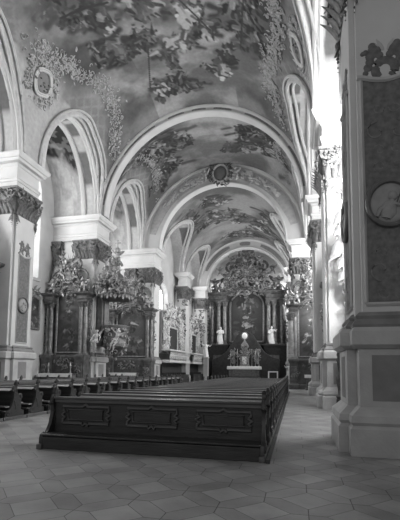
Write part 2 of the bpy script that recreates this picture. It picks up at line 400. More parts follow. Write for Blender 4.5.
def crowd(v, sx, yy, S, YY, rng, clusters, dens=5.5, L0=1.55, dark=.6, up=1):
    """paint figures stroke by stroke: drapery, legs, torso, arms, head; sx, yy are the grid's own columns and rows"""
    def win(c0, c1, y0, y1):
        i = np.searchsorted(sx, (min(c0, c1), max(c0, c1))); j = np.searchsorted(yy, (min(y0, y1), max(y0, y1)))
        return slice(max(j[0]-1, 0), j[1]+1), slice(max(i[0]-1, 0), i[1]+1)
    def cap(a, b, r0, r1, tone, soft=.03):
        R_ = max(r0, r1)+soft
        w = win(min(a[0], b[0])-R_, max(a[0], b[0])+R_, min(a[1], b[1])-R_, max(a[1], b[1])+R_)
        X_, Y_ = S[w], YY[w]
        if X_.size == 0: return
        dx, dy = b[0]-a[0], b[1]-a[1]; q = np.clip(((X_-a[0])*dx+(Y_-a[1])*dy)/(dx*dx+dy*dy+1e-9), 0, 1)
        d = np.hypot(X_-a[0]-q*dx, Y_-a[1]-q*dy)-(r0+(r1-r0)*q); k = np.clip(.5-d/(2*soft), 0, 1)*.95
        v[w] = v[w]*(1-k)+tone*k
    def tone(): 
        q = rng.random()
        return rng.uniform(.02, .05) if q < dark else (rng.uniform(.06, .13) if q < dark+.22 else rng.uniform(.2, .4))
    for (cs, cy, a, b, w) in clusters:
        n = max(3, int(dens*a*b*w))
        for k in range(int(n*2.2)):                                            # clouds and dark drapery behind
            px, py = rng.gauss(cs, a*.5), rng.gauss(cy, b*.45); an = rng.uniform(-.7, .7); l = rng.uniform(.2, .7)
            cap((px-l*math.cos(an), py-l*math.sin(an)*.6), (px+l*math.cos(an), py+l*math.sin(an)*.6), rng.uniform(.1, .26), rng.uniform(.08, .2), rng.choice((.035, .05, .07, .10)), .10)
        for k in range(n):
            px, py = rng.gauss(cs, a*.48), rng.gauss(cy, b*.42); L = L0*rng.uniform(.7, 1.15); an = rng.gauss(-PI/2*up, .75)
            u = (math.cos(an), math.sin(an)); o = (-u[1], u[0]); P = lambda x, y: (px+L*(u[0]*y+o[0]*x), py+L*(u[1]*y+o[1]*x))
            sk = rng.choice((.05, .08, .13, .22)); dr = tone()
            for j in range(6): cap(P(rng.uniform(-.25, .2), rng.uniform(-.35, .1)), P(rng.uniform(-.3, .3), rng.uniform(-.5, .0)), L*rng.uniform(.06, .15), L*rng.uniform(.03, .1), dr*rng.uniform(.6, 1.4), .03)
            for sg in (-1, 1):
                kx = P(sg*rng.uniform(.05, .25), -.25); cap(P(sg*.06, 0), kx, L*.075, L*.06, dr if rng.random() < .6 else sk*.7); cap(kx, P(sg*rng.uniform(0, .2), -.42), L*.05, L*.03, sk*.6)
            cap(P(0, 0), P(.03, .28), L*.10, L*.12, sk if rng.random() < .5 else dr); cap(P(.05, -.05), P(.1, .25), L*.03, L*.03, sk*1.5)
            for sg in (-1, 1):
                e = P(sg*rng.uniform(.16, .26), rng.uniform(.1, .32)); cap(P(sg*.1, .26), e, L*.05, L*.035, sk*.8); cap(e, P(sg*rng.uniform(.05, .32), rng.uniform(.1, .48)), L*.032, L*.02, sk*.8)
            cap(P(.02, .42), P(.03, .45), L*.07, L*.065, sk*rng.uniform(.6, 1.2)); cap(P(.0, .48), P(.06, .48), L*.045, L*.04, .03)
            if rng.random() < .25: cap(P(.1, .2), P(rng.choice((-1, 1))*.45, .45), L*.10, L*.02, tone())
    return v
def vault(name, x0, x1, nx, y0, y1, ny, R, bays, kind):
    xs = np.linspace(x0, x1, nx); ys = np.linspace(y0, y1, ny); X, Y = np.meshgrid(xs, ys)
    main = main_h(X, Y, R)
    pen = pen_h(Y, bays); Z = np.maximum(main, pen)
    s = R*np.arcsin(np.clip((X-XC)/R, -1, 1))
    if kind == 'nave':
        v = np.where(Y < 27.3, fresco_main(s, Y, [], .12, .30), 0)
        srow = R*np.arcsin(np.clip((xs-XC)/R, -1, 1)); rg = random.Random(8)
        v = v*(1-.35*sstep(.45, .62, fbm(s*.22+5, Y*.35+1, 4))*(np.abs(s) > 3)); crowd(v, srow, ys, s, Y, rg, NAVE_FIG, 6.5)
        for a, b, w in STROKES: k = seg_mask(s, Y, a, b, w)*(Y < 26.6); v = v*(1-k)+.04*k
        cd = [(-6.6,30.0,2.0,2.6,1.1),(-4.4,30.2,1.6,2.0,1.1),(-2.6,30.6,1.1,1.5,1.0),(3.4,30.6,1.6,1.5,1.05),(5.4,31.2,1.7,2.0,1.1),(7.0,32,1.2,2,1),(-5.4,33.2,2.0,1.4,1),(2.0,32.8,1.2,.8,.8)]
        v = np.where(Y >= 27.3, fresco_main(s+40, Y+3, [], .12, .29), v)
        crowd(v, srow, ys, s, Y, rg, cd, 7.)
        # dark lower fields of the fresco, then the pale stucco zone along the lunettes
        zone = np.maximum(sstep(5.2, 6.6, np.abs(s)+.9*(fbm(Y*.7, s*.4+3, 3)-.5))*sstep(1.7, .5, main-pen), sstep(8.6, 9.6, np.abs(s)))
        zone = np.where(np.abs(X-XC) >= R, 1, zone)
        st = .36+.10*(fbm(s*2, Y*2, 3)-.5)
        lat = sstep(.32, .42, np.abs(np.sin(s*3.3+Y*3.3)))*sstep(.32, .42, np.abs(np.sin(s*3.3-Y*3.3)))
        st = np.where((np.abs(s) < 8.9) & (np.abs(X-XC) < R), st*(.62-.14*lat), st)
        v = v*(1-zone)+st*zone
    else:
        v = fresco_main(s+80, Y, [], .10, .23); srow = R*np.arcsin(np.clip((xs-XC)/R, -1, 1))
        crowd(v, srow, ys, s, Y, random.Random(12), [(-3,43.2,2.2,1.6,1.1),(-.8,44.2,1.6,1.4,1.0),(1.5,46,2.0,1.5,1.05),(-5.0,41,1.3,2.2,1.0),(3.4,48,1.8,1.8,1.0),(-1.5,40,1.8,1.2,.9),(4.6,43,1.4,1.8,1.0),(0,51,2.4,1.4,1.0)], 6.)
        zone = sstep(5.6, 6.6, np.abs(s))*sstep(1.6, .5, main-pen); v = v*(1-zone)+.42*zone
    # lunettes: white ground, dark fields between bands of stucco, dark picture at the head
    isp = pen > main+.02
    u = np.abs(X-XC); T = np.zeros_like(Y); 
    for c, h, r in bays: T = np.where(np.abs(Y-c) < h, (Y-c)/h, T)
    ang = np.arcsin(np.clip(T, -1, 1))                                     # -pi/2..pi/2, 0 at the head
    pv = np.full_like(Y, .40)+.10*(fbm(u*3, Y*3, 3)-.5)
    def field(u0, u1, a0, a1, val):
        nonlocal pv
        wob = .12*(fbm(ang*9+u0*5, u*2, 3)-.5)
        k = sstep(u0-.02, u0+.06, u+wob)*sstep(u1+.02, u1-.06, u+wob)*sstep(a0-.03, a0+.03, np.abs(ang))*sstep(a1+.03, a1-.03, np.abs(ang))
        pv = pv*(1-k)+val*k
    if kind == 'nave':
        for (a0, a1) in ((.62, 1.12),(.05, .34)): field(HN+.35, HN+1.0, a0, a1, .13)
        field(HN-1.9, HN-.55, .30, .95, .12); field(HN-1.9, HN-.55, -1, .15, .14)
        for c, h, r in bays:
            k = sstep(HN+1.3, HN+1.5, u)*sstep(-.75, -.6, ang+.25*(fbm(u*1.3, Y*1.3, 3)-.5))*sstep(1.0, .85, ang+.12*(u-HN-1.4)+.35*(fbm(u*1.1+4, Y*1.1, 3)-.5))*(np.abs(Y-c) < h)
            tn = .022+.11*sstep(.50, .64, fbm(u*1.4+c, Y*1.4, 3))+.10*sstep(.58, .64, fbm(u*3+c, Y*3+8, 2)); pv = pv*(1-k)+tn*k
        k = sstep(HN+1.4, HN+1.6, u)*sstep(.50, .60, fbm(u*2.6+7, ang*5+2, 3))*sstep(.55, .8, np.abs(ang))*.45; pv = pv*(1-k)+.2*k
    else:
        field(HC-1.6, HC-.3, .25, .9, .13)
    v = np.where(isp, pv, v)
    mb = MB(); mb.v = np.stack([X.ravel(), Y.ravel(), Z.ravel()], 1).tolist()
    idx = np.arange(nx*ny).reshape(ny, nx)
    mb.f = np.stack([idx[:-1,:-1].ravel(), idx[1:,:-1].ravel(), idx[1:,1:].ravel(), idx[:-1,1:].ravel()], 1).tolist()
    me = bpy.data.meshes.new(name); me.from_pydata(mb.v, [], mb.f); me.materials.append(M['fresco'])
    me.polygons.foreach_set('use_smooth', [True]*len(me.polygons)); me.set_sharp_from_angle(angle=math.radians(35))
    o = bpy.data.objects.new(name, me); col.objects.link(o); struct(o); paint(o, v.ravel())
    return o
CEIL = vault('ceiling', XC-HW, XC+HW, 420, 2.6, 36.6, 560, HN, BAYS, 'nave')
CB = [(41.3, 3.6, 4.6), (50.2, 3.6, 4.6)]
vault('ceiling_choir', XC-7.5, XC+7.5, 190, 36.6, 55.3, 230, HC, CB, 'choir')
# apse: plain pale barrel
mb = MB(); n = 40
mb.rings([[(XC-6.05*math.cos(PI*i/n), y, ZS+6.05*math.sin(PI*i/n)) for i in range(n+1)] for y in (54.6, 58.3)], False, False)
struct(mb.build('ceiling_apse', M['plaster']))

# ribs along the groins of the lunettes, and the arches of the wall piers
NT = [0]
def trim(mb, m, **k):
    NT[0] += 1; return struct(mb.build('trim_%d' % NT[0], m, **k))
def groin(s, bay, R, umax, w=.27):
    c, h, r = bay; mb = MB(); lines = [[], [], []]
    n = 44
    for i in range(n+1):
        th = -PI/2*.97+PI*.97*i/n; Y = c+h*math.sin(th); z = ZS+r*math.cos(th); e = float(pw_exp(np.array(Y), R, XC+s)); u = R*max(0, 1-((z-ZS)/R)**e)**(1/e)
        lines[1].append((XC+s*(u-.04), Y, z-.05)); 
        k = .30; lines[0].append((XC+s*(u-.04-.2*math.cos(th)), Y+(.26*math.sin(th) if abs(th) < 9 else 0), z+.10*math.cos(th)))
        lines[2].append((XC+s*(u+.30), Y-.10*math.sin(th), z-.08))
    mb.sweep(lines[1], .17, .11, 8, (0,0,1)); mb.sweep(lines[0], .09, None, 6); mb.sweep(lines[2], .10, None, 6)
    return mb
def wall_arch(s, bay, u0, u1, drop, thick=.22):
    """stucco band arch under a lunette barrel between two wall piers"""
    c, h, r = bay; mb = MB(); L = []; n = 40
    prof = [(u0, 0), (u0, drop), (u0+.10, drop+.06), (u0+.22, drop), (u1-.22, drop), (u1-.10, drop+.06), (u1, drop), (u1, 0)]
    for i in range(n+1):
        th = -PI/2+PI*i/n
        L.append([(XC+s*u, c+(h-d)*math.sin(th), ZS+(r-d)*math.cos(th)) for u, d in prof])
    mb.rings(L, True, True); return mb
for s in (-1, 1):
    for b in BAYS[1:]:
        trim(groin(s, b, HN, HN), M['rib'])
        trim(wall_arch(s, b, HN-.15, HN+.28, .14), M['stucco'])
        trim(wall_arch(s, b, HN+1.05, HN+1.35, .14), M['stucco'])
    for b in CB: trim(groin(s, b, HC, HC), M['rib'])

def arch(Y0, Y1, Ri, Ro, ornament=None):
    """transverse arch: moulded face, soffit"""
    mb = MB(); n = 72; w = Ro-Ri
    prof = [(Ri, Y1), (Ri, Y0+.05), (Ri+.04, Y0-.03), (Ri+.12, Y0-.06), (Ri+.18, Y0-.02), (Ri+.20, Y0+.05), (Ro-.22, Y0+.05), (Ro-.20, Y0-.02), (Ro-.12, Y0-.08), (Ro, Y0-.08), (Ro+.02, Y0+.1), (Ro+.02, Y1)]
    mb.rings([[(XC-r*math.cos(PI*i/n), y, ZS+r*math.sin(PI*i/n)) for r, y in prof] for i in range(n+1)], True, True)
    return trim(mb, M['stucco'])
arch(26.7, 27.3, 7.12, 7.68); arch(35.4, 36.1, 5.85, 7.68); arch(53.6, 54.6, 5.25, 6.45)
# painted dark fields on the faces of the arches
def arch_fields(Y, Ri, Ro, spans, g, m='archf'):
    mb = MB()
    for a0, a1 in spans:
        n = max(3, int((a1-a0)*30)); L = []
        for i in range(n+1):
            a = a0+(a1-a0)*i/n; e = .16*(1-abs(2*i/n-1)**8)+0; mid = (Ri+Ro)/2; hw = (Ro-Ri)/2*(.55+.45*min(1, 4*min(i, n-i)/n+.2))
            L.append([(XC-(mid-hw)*math.cos(a), Y, ZS+(mid-hw)*math.sin(a)), (XC-(mid+hw)*math.cos(a), Y, ZS+(mid+hw)*math.sin(a)), (XC-(mid+hw)*math.cos(a), Y+.05, ZS+(mid+hw)*math.sin(a)), (XC-(mid-hw)*math.cos(a), Y+.05, ZS+(mid-hw)*math.sin(a))])
        mb.rings(L)
    return trim(mb, M[m])
arch_fields(26.72, 7.28, 7.48, [(.12,.55),(.68,1.1),(1.25,1.42),(1.5,1.64),(1.72,1.9),(2.04,2.46),(2.6,3.02)], 0)
arch_fields(35.42, 6.3, 7.3, [(.22,1.36),(1.78,2.92)], 0, 'lacework')
arch_fields(53.62, 5.6, 6.1, [(.4,1.2),(1.45,1.7),(1.95,2.75)], 0)

# ------------------------------------------------------------------ piers
def capital(rect, z0, z1, rng, m, parent, faces='WNS', s=1):
    """composite capital round a pilaster block: bell, two rows of leaves, volutes, abacus, hanging drops"""
    mb = MB(); x0, x1, y0, y1 = min(rect[:2]), max(rect[:2]), rect[2], rect[3]; h = z1-z0
    mb.stack((x0,x1,y0,y1), [(.03,z0),(.08,z0+.05),(.05,z0+.1),(.06,z0+.5*h),(.12,z0+.75*h),(.20,z0+.88*h)])
    mb.stack((x0,x1,y0,y1), [(.18,z0+.88*h),(.24,z0+.91*h),(.24,z1-.03),(.2,z1)])
    sides = [((x0,y0),(x1,y0),-EY), ((x0,y1),(x1,y1),EY), ((x0,y0),(x0,y1),-EX), ((x1,y0),(x1,y1),EX)]
    for (a, b, n) in sides:
        A = Vector((a[0],a[1],0)); B = Vector((b[0],b[1],0)); ln = (B-A).length; k = max(2, int(ln/.24)); e = (B-A).normalized()
        for row, (zz, l, w) in enumerate(((.02, .42*h, .095),)):
            for i in range(k+row):
                p = A+e*ln*((i+.5-row*.5)/k)+n*.07+EZ*(z0+zz*h)
                leaf(mb, p, EZ+n*.10+e*rng.uniform(-.12,.12), n, l, w, .62, 6)
        rocaille(mb, rng, A+e*ln*.5+n*.20+EZ*(z0+.62*h), e, EZ, n, ln*.5, .3*h, int(24*ln), .13, lambda a_, b_: True, .12)
        for i in range(3):                                                     # flowers and shells
            mb.ell(A+e*ln*(i+.5)/3+n*.24+EZ*(z1-.16*h), (.10,.10,.10), 6, 5)
        for q, sg in ((A, 1), (B, -1)):
            c = q+n*.2+e*sg*.1+EZ*(z0+.74*h); scroll(mb, c+n*.05, e*sg, EZ, .27, PI, 1.1, .08, 1); scroll(mb, c+n*.1-EZ*.3, e*sg, EZ, .2, 0, 1.1, .06, -1)
            c = q+n*.1+e*sg*.08+EZ*(z0-.02)                                    # garland drop
            for t in range(7): mb.ell(c-EZ*.12*t+e*sg*.03*math.sin(t*2), (.075*(1-.13*t),)*3, 6, 4)
            leaf(mb, c-EZ*.1, e*sg*.4-EZ, n, .34, .08, .3)
    return mb.build('capital', m, parent)

def entablature(rect, z0, parent, ex=0.):
    mb = MB()
    mb.stack(rect, [(.06,z0),(.06,z0+.28),(.11,z0+.30),(.11,z0+.42),(.15,z0+.47),(.04,z0+.49),(.04,z0+.98+ex),(.10,z0+1.02+ex),(.14,z0+1.10+ex),(.30,z0+1.16+ex),(.34,z0+1.29+ex),(.40,z0+1.32+ex),(.46,z0+1.44+ex),(.50,z0+1.51+ex),(.50,z0+1.58+ex),(.3,z0+1.64+ex)])
    return mb.build('entablature', M['stucco'], parent, angle=30)

def medallion(c, en, e1, rx, rz, parent, rng):
    """oval relief portrait in a dark moulded frame"""
    c = Vector(c); en = Vector(en); e1 = Vector(e1)
    fr = MB(); n = 28
    pts = [c+e1*rx*math.cos(2*PI*i/n)+EZ*rz*math.sin(2*PI*i/n)+en*.05 for i in range(n)]
    L = []
    for i in range(n):
        a = 2*PI*i/n; d = (e1*math.cos(a)+EZ*math.sin(a)); L.append([tuple(pts[i]+d*.055*math.cos(t)+en*.055*math.sin(t)) for t in [2*PI*k/8 for k in range(8)]])
    L.append(L[0]); fr.rings(L, False)
    root = MB(); root.ell(c+en*.012, (rx, .035, rz), 24, 8, (e1, en, EZ))
    f = lambda x, z, y=.05: c+e1*x*rx+EZ*z*rz+en*y
    root.ell(f(.12,.28), (rx*.22,.06,rz*.22), 10, 7, (e1, en, EZ)); root.ell(f(.28,.24), (rx*.07,.04,rz*.06), 6, 5, (e1, en, EZ))
    root.sweep([f(.08,.1), f(0,-.1), f(-.1,-.4), f(-.2,-.7)], [rx*.1, rx*.3, rx*.38, rx*.2], [.05]*4, 8, e1)
    root.sweep([f(.1,-.05), f(.4,-.15), f(.55,.15)], [rx*.14, rx*.11, rx*.06], [.05]*3, 6, EZ)
    root.sweep([f(-.1,-.1), f(-.45,-.3), f(-.6,-.62)], [rx*.14, rx*.13, rx*.08], [.05]*3, 6, EZ)
    root.sweep([f(.5,.45), f(.2,-.2), f(-.2,-.75)], rx*.04, None, 5)
    o = root.build('medallion', M['medal'], parent); fr.build('medallion_frame', M['marble'], o)
    return o

def painted_panel(c, en, e1, hw, z0, z1, parent, rng):
    """tall dark marble field with a sagging top edge, moulding above it and a painted cartouche"""
    c = Vector(c); en = Vector(en); e1 = Vector(e1); n = 12
    top = [(-hw+2*hw*i/n, z1-.10*math.sin(PI*i/n)) for i in range(n+1)]
    poly = [(hw, z0), (-hw, z0)]+top
    P = lambda x, z, t: tuple(Vector((c.x,c.y,0))+e1*x+EZ*z+en*t)
    mb = MB(); mb.rings([[P(x,z,.0) for x, z in poly], [P(x,z,.02) for x, z in poly]]); pn = mb.build('painted_panel', M['panelm'], parent, False)
    fr = MB(); fr.sweep([P(x,z+.05,.03) for x, z in [(-hw-.12,z1+.02)]+top+[(hw+.12,z1+.02)]], .055, .05, 6)
    for sg in (-1, 1): fr.sweep([P(sg*(hw+.05),z0,.02), P(sg*(hw+.05),z1,.02)], .035, .03, 4)
    fr.sweep([P(-hw-.05,z0-.03,.02), P(hw+.05,z0-.03,.02)], .04, .03, 4)
    fr.build('panel_moulding', M['stone'], parent)
    ob = MB(); z = z1
    # cartouche: a horseshoe shell between two bunches of leaves
    ring = [P(.19*math.cos(a), z+.20+.20*math.sin(a), .0) for a in [PI*(-.30+1.60*i/16) for i in range(17)]]
    ob.sweep(ring, [.07]+[.09]*15+[.07], None, 8); ob.v = [tuple(Vector(p_)-en*(Vector(p_)-Vector(P(0,0,0))).dot(en)*.7) for p_ in ob.v]
    for sg in (-1, 1):
        for (x, zz, r) in ((.20,.62,.14),(.28,.52,.10),(.37,.62,.06),(.43,.60,.05),(.29,.40,.09),(.33,.28,.09),(.38,.16,.06),(.40,.06,.06),(.36,-.01,.06),(.30,.02,.05),(.10,.52,.08),(.24,.74,.08)):
            ob.ell(P(sg*x,z+zz,.0), (r, .03, r*1.05), 12, 6, (e1, en, EZ))
    sp = MB()
    for sg, x, l in ((-1,.02,.30),(1,.06,.26),(1,.12,.2),(-1,.10,.22)): leaf(sp, P(sg*x,z+.62,.0), e1*sg*.5+EZ, en, l, .035, .02)
    sp.build('panel_spray', M['stone'], parent)
    ob.build('panel_cartouche', M['panelm'], parent)
    med = medallion((c+EZ*0+Vector((0,0,0))).to_tuple()[:2]+(4.96,) if False else Vector((c.x,c.y,4.96))+en*.02, en, e1, hw*.96, hw*1.05, parent, rng)
    lb = MB()                                                                 # incised arabesques below the medallion
    for sg in (-1, 1):
        scroll(lb, P(sg*.2,3.6,.02), e1*sg, EZ, .22, -PI/2, .9, .022, 1); scroll(lb, P(sg*.2,6.5,.02), e1*sg, EZ, .22, PI/2, .9, .022, -1)
        [scroll(lb, P(sg*.16,zq,.015), e1*sg, EZ, .13, PI*(zq%2), 1.0, .016, 1) for zq in (3.15, 3.95, 5.75, 6.1, 7.0)]
    lb.build('panel_arabesque', M['arab'], parent)

def pier(s, Y0, dep, U0, label, rng, panels=True, cap_out=(10.8, 11.25), pil=1.7, west=True):
    """wall pier from the nave face (distance U0 from the axis) out to the outer wall, side s"""
    X = lambda u: XC+s*u; dz = -.18 if s < 0 else 0
    root = thing('wall_pier', label, 'pier', (X(U0+1), Y0+dep/2, 0), 'piers of the nave')
    Y1 = Y0+dep; body = (X(U0), X(HW), Y0, Y1); pr = (X(U0), X(U0+pil), Y0-.16, Y1+.16); po = None; ca, cb = cap_out
    base = [(.36,0),(.36,.50),(.31,.56),(.35,.62),(.33,.74),(.22,.84),(.16,.90)]; die = [(.15,.90),(.15,2.02),(.20,2.03),(.29,2.10),(.29,2.36),(.24,2.44)]
    foot = [(.18,2.44),(.20,2.50),(.14,2.58),(.10,2.62),(.13,2.68),(.05,2.76)]
    pl = MB()
    for r in ((X(U0), X(HW), Y0+.22, Y1-.22), (X(U0+.18), X(U0+pil), Y0-.16, Y1+.16)): pl.stack(r, base+die)
    pl.stack((X(ca), X(cb), Y0-.1, Y1+.1), base+die)
    pl.build('plinth', M['stone'], root, angle=22)
    bs = MB()
    for r in ((X(U0+.03), X(HW), Y0+.22, Y1-.22), (X(U0+.12), X(U0+pil), Y0-.13, Y1+.13)): bs.stack(r, foot)
    bs.build('base_moulding', M['basem'], root, angle=35)
    ins = MB(); d = .16
    a, b = X(U0+.18+.08), X(U0+pil-.08); yy = Y0-.16-.15
    ins.box(a, b, yy-.006, yy+.02, 1.02, 1.90); ins.build('plinth_inset_panel', M['inset'], root); ins = MB(); q = X(U0)-s*.15; ins.box(q-s*.006, q+s*.02, Y0+.45, Y1-.45, 1.02, 1.90); ins.build('plinth_inset_panel', M['inset'], root)
    sh = MB(); sh.box(X(U0+.02), X(HW), Y0, Y1, 2.7, ZS-1.3)
    sh.box(X(U0+.14), X(U0+pil), Y0-.14, Y1+.14, 2.7, ZS-1.3); 
    sh.box(X(ca), X(cb), Y0-.12, Y1+.12, 2.7, ZS-1.3)
    sh.build('shaft', M['stucco' if not panels else 'stucco'], root, False)
    nb = MB(); nb.box(X(U0+.02), X(HW-.02), Y0+.02, Y1-.02, ZS-1.32, ZS+6.5)      # back of the pier up into the vault
    nb.xf(lambda p: (p[0] if abs(p[0]-X(U0+.02)) > .01 else X(U0+.5), p[1], min(p[2], ZS+.4))); nb.build('impost', M['stucco'], root, False)
    capital((X(U0+.06), X(U0+pil), Y0-.10, Y1+.10), 9.92+dz, 11.40+dz, rng, M['capm'], root)
    capital((X(ca), X(cb), Y0-.12, Y1+.12), 9.92+dz, 11.40+dz, rng, M['capm'], root)
    entablature((X(U0+.04), X(HW), Y0-.1, Y1+.1), 11.40+dz, root, -dz)
    if panels:
        hw = .44
        if west: painted_panel((X(U0+.14+.17+hw-.05), Y0-.14, 0), -EY, EX, hw, 2.95, 7.65, root, rng)
        painted_panel((X(U0+.02), (Y0+Y1)/2, 0), EX*-s, EY, .40, 2.95, 7.65, root, rng)
    return root
R = random.Random(11)
pier(1, 8.62, 1.5, 7.82, 'large nearest pier at the right edge with dark marble panel and oval medallion', R)
pier(1, 17.85, 1.75, 7.90, 'brightly lit white pier on the right directly behind the nearest pier', R, False)
pier(1, 26.7, 1.7, 7.80, 'third pier on the right, narrow and bright beyond the two nearer piers', R, False)
pier(1, 35.5, 1.7, HC, 'farthest right-hand pier where the choir arch comes down, behind the right altar', R, False, (8.35, 9.1), 1.35)
pier(-1, 17.85, 1.55, 7.72, 'white pier at the left edge with a tall painted panel and oval medallion', R, west=False)
pier(-1, 26.7, 1.7, 7.72, 'left pier behind the pulpit, with two dark capitals above the side altar', R, False)
pier(-1, 35.5, 1.7, HC, 'left pier carrying the choir arch behind the second side altar', R, False, (8.35, 9.1), 1.35)
def choir_pier(s, Y0, U0, label):
    X = lambda u: XC+s*u; root = thing('choir_pilaster', label, 'pilaster', (X(U0+.3), Y0+.8, 0), 'pilasters of the choir')
    b = MB(); b.stack((X(U0), X(7.1), Y0, Y0+1.6), [(.2,0),(.2,.8),(.1,.9),(.1,2.2),(.18,2.3),(.18,2.5),(.1,2.7)]); b.build('plinth', M['stone'], root)
    b = MB(); b.box(X(U0), X(7.3), Y0, Y0+1.6, 2.7, 11.6); b.build('shaft', M['stucco'], root, False)
    capital((X(U0), X(7.0), Y0, Y0+1.6), 9.92, 11.40, R, M['capm'], root); entablature((X(U0), X(6.85), Y0, Y0+1.6), 11.40, root)
    b = MB(); rocaille(b, R, (X((U0+6.5)/2), Y0-.03, 7.2), EX, EZ, -EY, abs(6.5-U0)*.42, 2.6, 40, .22); b.build('shaft_ornament', M['capm'], root)
choir_pier(-1, 45.2, 5.95, 'slender left choir pilaster with a dark capital between the oratory windows')
choir_pier(1, 45.2, 5.95, 'right choir pilaster opposite the oratory, behind the altar columns')
choir_pier(-1, 53.4, 5.5, 'left choir pilaster standing beside the high altar')
choir_pier(1, 53.4, 5.5, 'right choir pilaster standing beside the high altar')

# ------------------------------------------------------------------ stucco work hugging the vaults
def vz(x, y, bays=BAYS, Rr=HN):
    a = float(main_h(x, y, Rr))
    b = ZS-.3
    for c, h, r in bays:
        t = (y-c)/h
        if abs(t) < 1: b = max(b, ZS+r*math.sqrt(1-t*t))
    return max(a, b)
def hug(rng, path, width, n, size, name, label, m='rib'):
    """ornament strewn along a path of (s, Y) points on the main vault"""
    mb = MB(); n = int(n*2.4); size *= .72; width *= 1.5
    for k in range(n):
        t = rng.random()*(len(path)-1); i = int(t); f = t-i
        s = path[i][0]+(path[i+1][0]-path[i][0])*f+rng.gauss(0, width*.45); y = path[i][1]+(path[i+1][1]-path[i][1])*f+rng.gauss(0, width*.45)
        th = s/HN; e1 = Vector((math.cos(th), 0, -math.sin(th))); en = Vector((-math.sin(th), 0, -math.cos(th)))
        x = XC+HN*math.sin(th); z = vz(x, y); c = Vector((x, y, z))+en*.06
        if abs(vz(x+.3, y)-z) > 1.1: continue
        q = rng.random(); sz = size*rng.uniform(.6, 1.3)
        if q < .5: scroll(mb, c, e1, EY, sz, rng.uniform(0, 6.3), rng.uniform(.6, 1.1), sz*.22, rng.choice((-1, 1)))
        elif q < .85: a = rng.uniform(0, 6.3); leaf(mb, c, e1*math.cos(a)+EY*math.sin(a), en, sz*1.6, sz*.34, .15)
        else: mb.ell(c, sz*.38, 6, 4)
    o = mb.build(name, M['lacework'], CEIL); return set_label(o, label)
def cartouche(rng, s, y, rs, ry, label):
    th = s/HN; e1 = Vector((math.cos(th), 0, -math.sin(th))); en = Vector((-math.sin(th), 0, -math.cos(th))); c = Vector((XC+HN*math.sin(th), y, vz(XC+HN*math.sin(th), y)))+en*.12
    root = thing('cartouche', label, 'cartouche', c, 'cartouches on the vault')
    b = MB(); b.ell(c, (rs, ry, .12), 24, 8, (e1, EY, en)); b.build('cartouche_field', M['inset'], root)
    for k, (g, r) in enumerate(((1.0,.075),(1.18,.06))):
        b = MB(); n = 30
        L = [c+e1*(rs*g*(1+.08*math.sin(4*2*PI*i/n)))*math.cos(2*PI*i/n)+EY*ry*g*math.sin(2*PI*i/n)+en*.10 for i in range(n+1)]
        b.sweep(L, r, None, 6); b.build('cartouche_frame', M['stucco'], root)
    b = MB()
    for k in range(110):
        a = rng.uniform(0, 6.3); g = rng.uniform(1.2, 2.2); p = c+e1*rs*g*math.cos(a)+EY*ry*g*math.sin(a)
        if rng.random() < .8: scroll(b, p, e1, EY, .17, a, .9, .045, rng.choice((-1, 1)))
        else: leaf(b, p, e1*math.cos(a+1.2)+EY*math.sin(a+1.2), en, .3, .06, .2)
    b.build('cartouche_scrollwork', M['lacework'], root)
    b = MB()
    for k in range(10): rr = rng.uniform(0, .7); a = rng.uniform(0, 6.3); b.ell(c+en*.12+e1*rs*rr*math.cos(a)+EY*ry*rr*math.sin(a), (.06,.06,.04), 6, 4)
    b.build('cartouche_relief', M['capm'], root)
cartouche(R, -9.3, 18.55, .62, .60, 'oval stucco cartouche above the left pier, between two lunettes of the vault')
cartouche(R, 9.0, 18.6, .62, .60, 'oval stucco cartouche above the bright right pier, between two lunettes of the vault')
hug(R, [(-8.0,17.2),(-7.9,18.4),(-7.2,19.6),(-6.6,20.6)], .55, 90, .20, 'stucco_scrollwork', 'white stucco scrolls above the left cartouche at the fresco edge')
hug(R, [(-6.2,21.3),(-5.9,22.6),(-6.1,24.2),(-6.6,25.4),(-7.6,26.0)], .5, 120, .20, 'stucco_scrollwork', 'lacy white stucco crest over the left lunette beside the arch')
hug(R, [(-9.0,25.9),(-10.2,26.3),(-11.2,26.4)], .35, 50, .17, 'stucco_scrollwork', 'stucco tendrils running down to the left pier behind the pulpit')
hug(R, [(6.6,17.2),(6.9,19.0),(6.5,20.6),(6.0,22.2)], .5, 120, .20, 'stucco_scrollwork', 'bright stucco scrolls edging the fresco over the right pier')
hug(R, [(6.0,22.2),(5.7,23.4),(6.1,24.6),(7.0,25.8)], .5, 110, .20, 'stucco_scrollwork', 'lacy stucco crest over the right lunette beside the nave arch')
hug(R, [(8.4,25.9),(9.6,26.3),(10.8,26.4)], .35, 50, .17, 'stucco_scrollwork', 'stucco tendrils running down to the third right pier')
hug(R, [(9.6,17.6),(10.4,18.6),(11.0,19.2)], .5, 70, .19, 'stucco_scrollwork', 'stucco tendrils low over the bright right pier')
hug(R, [(-6.4,29.6),(-6.0,31.5),(-6.3,33.4),(-7.0,34.6)], .4, 90, .17, 'stucco_scrollwork', 'stucco crest over the left lunette beyond the nave arch')
hug(R, [(6.4,29.6),(5.9,31.5),(6.3,33.4),(7.2,34.6)], .4, 90, .17, 'stucco_scrollwork', 'stucco crest over the right lunette beyond the nave arch')
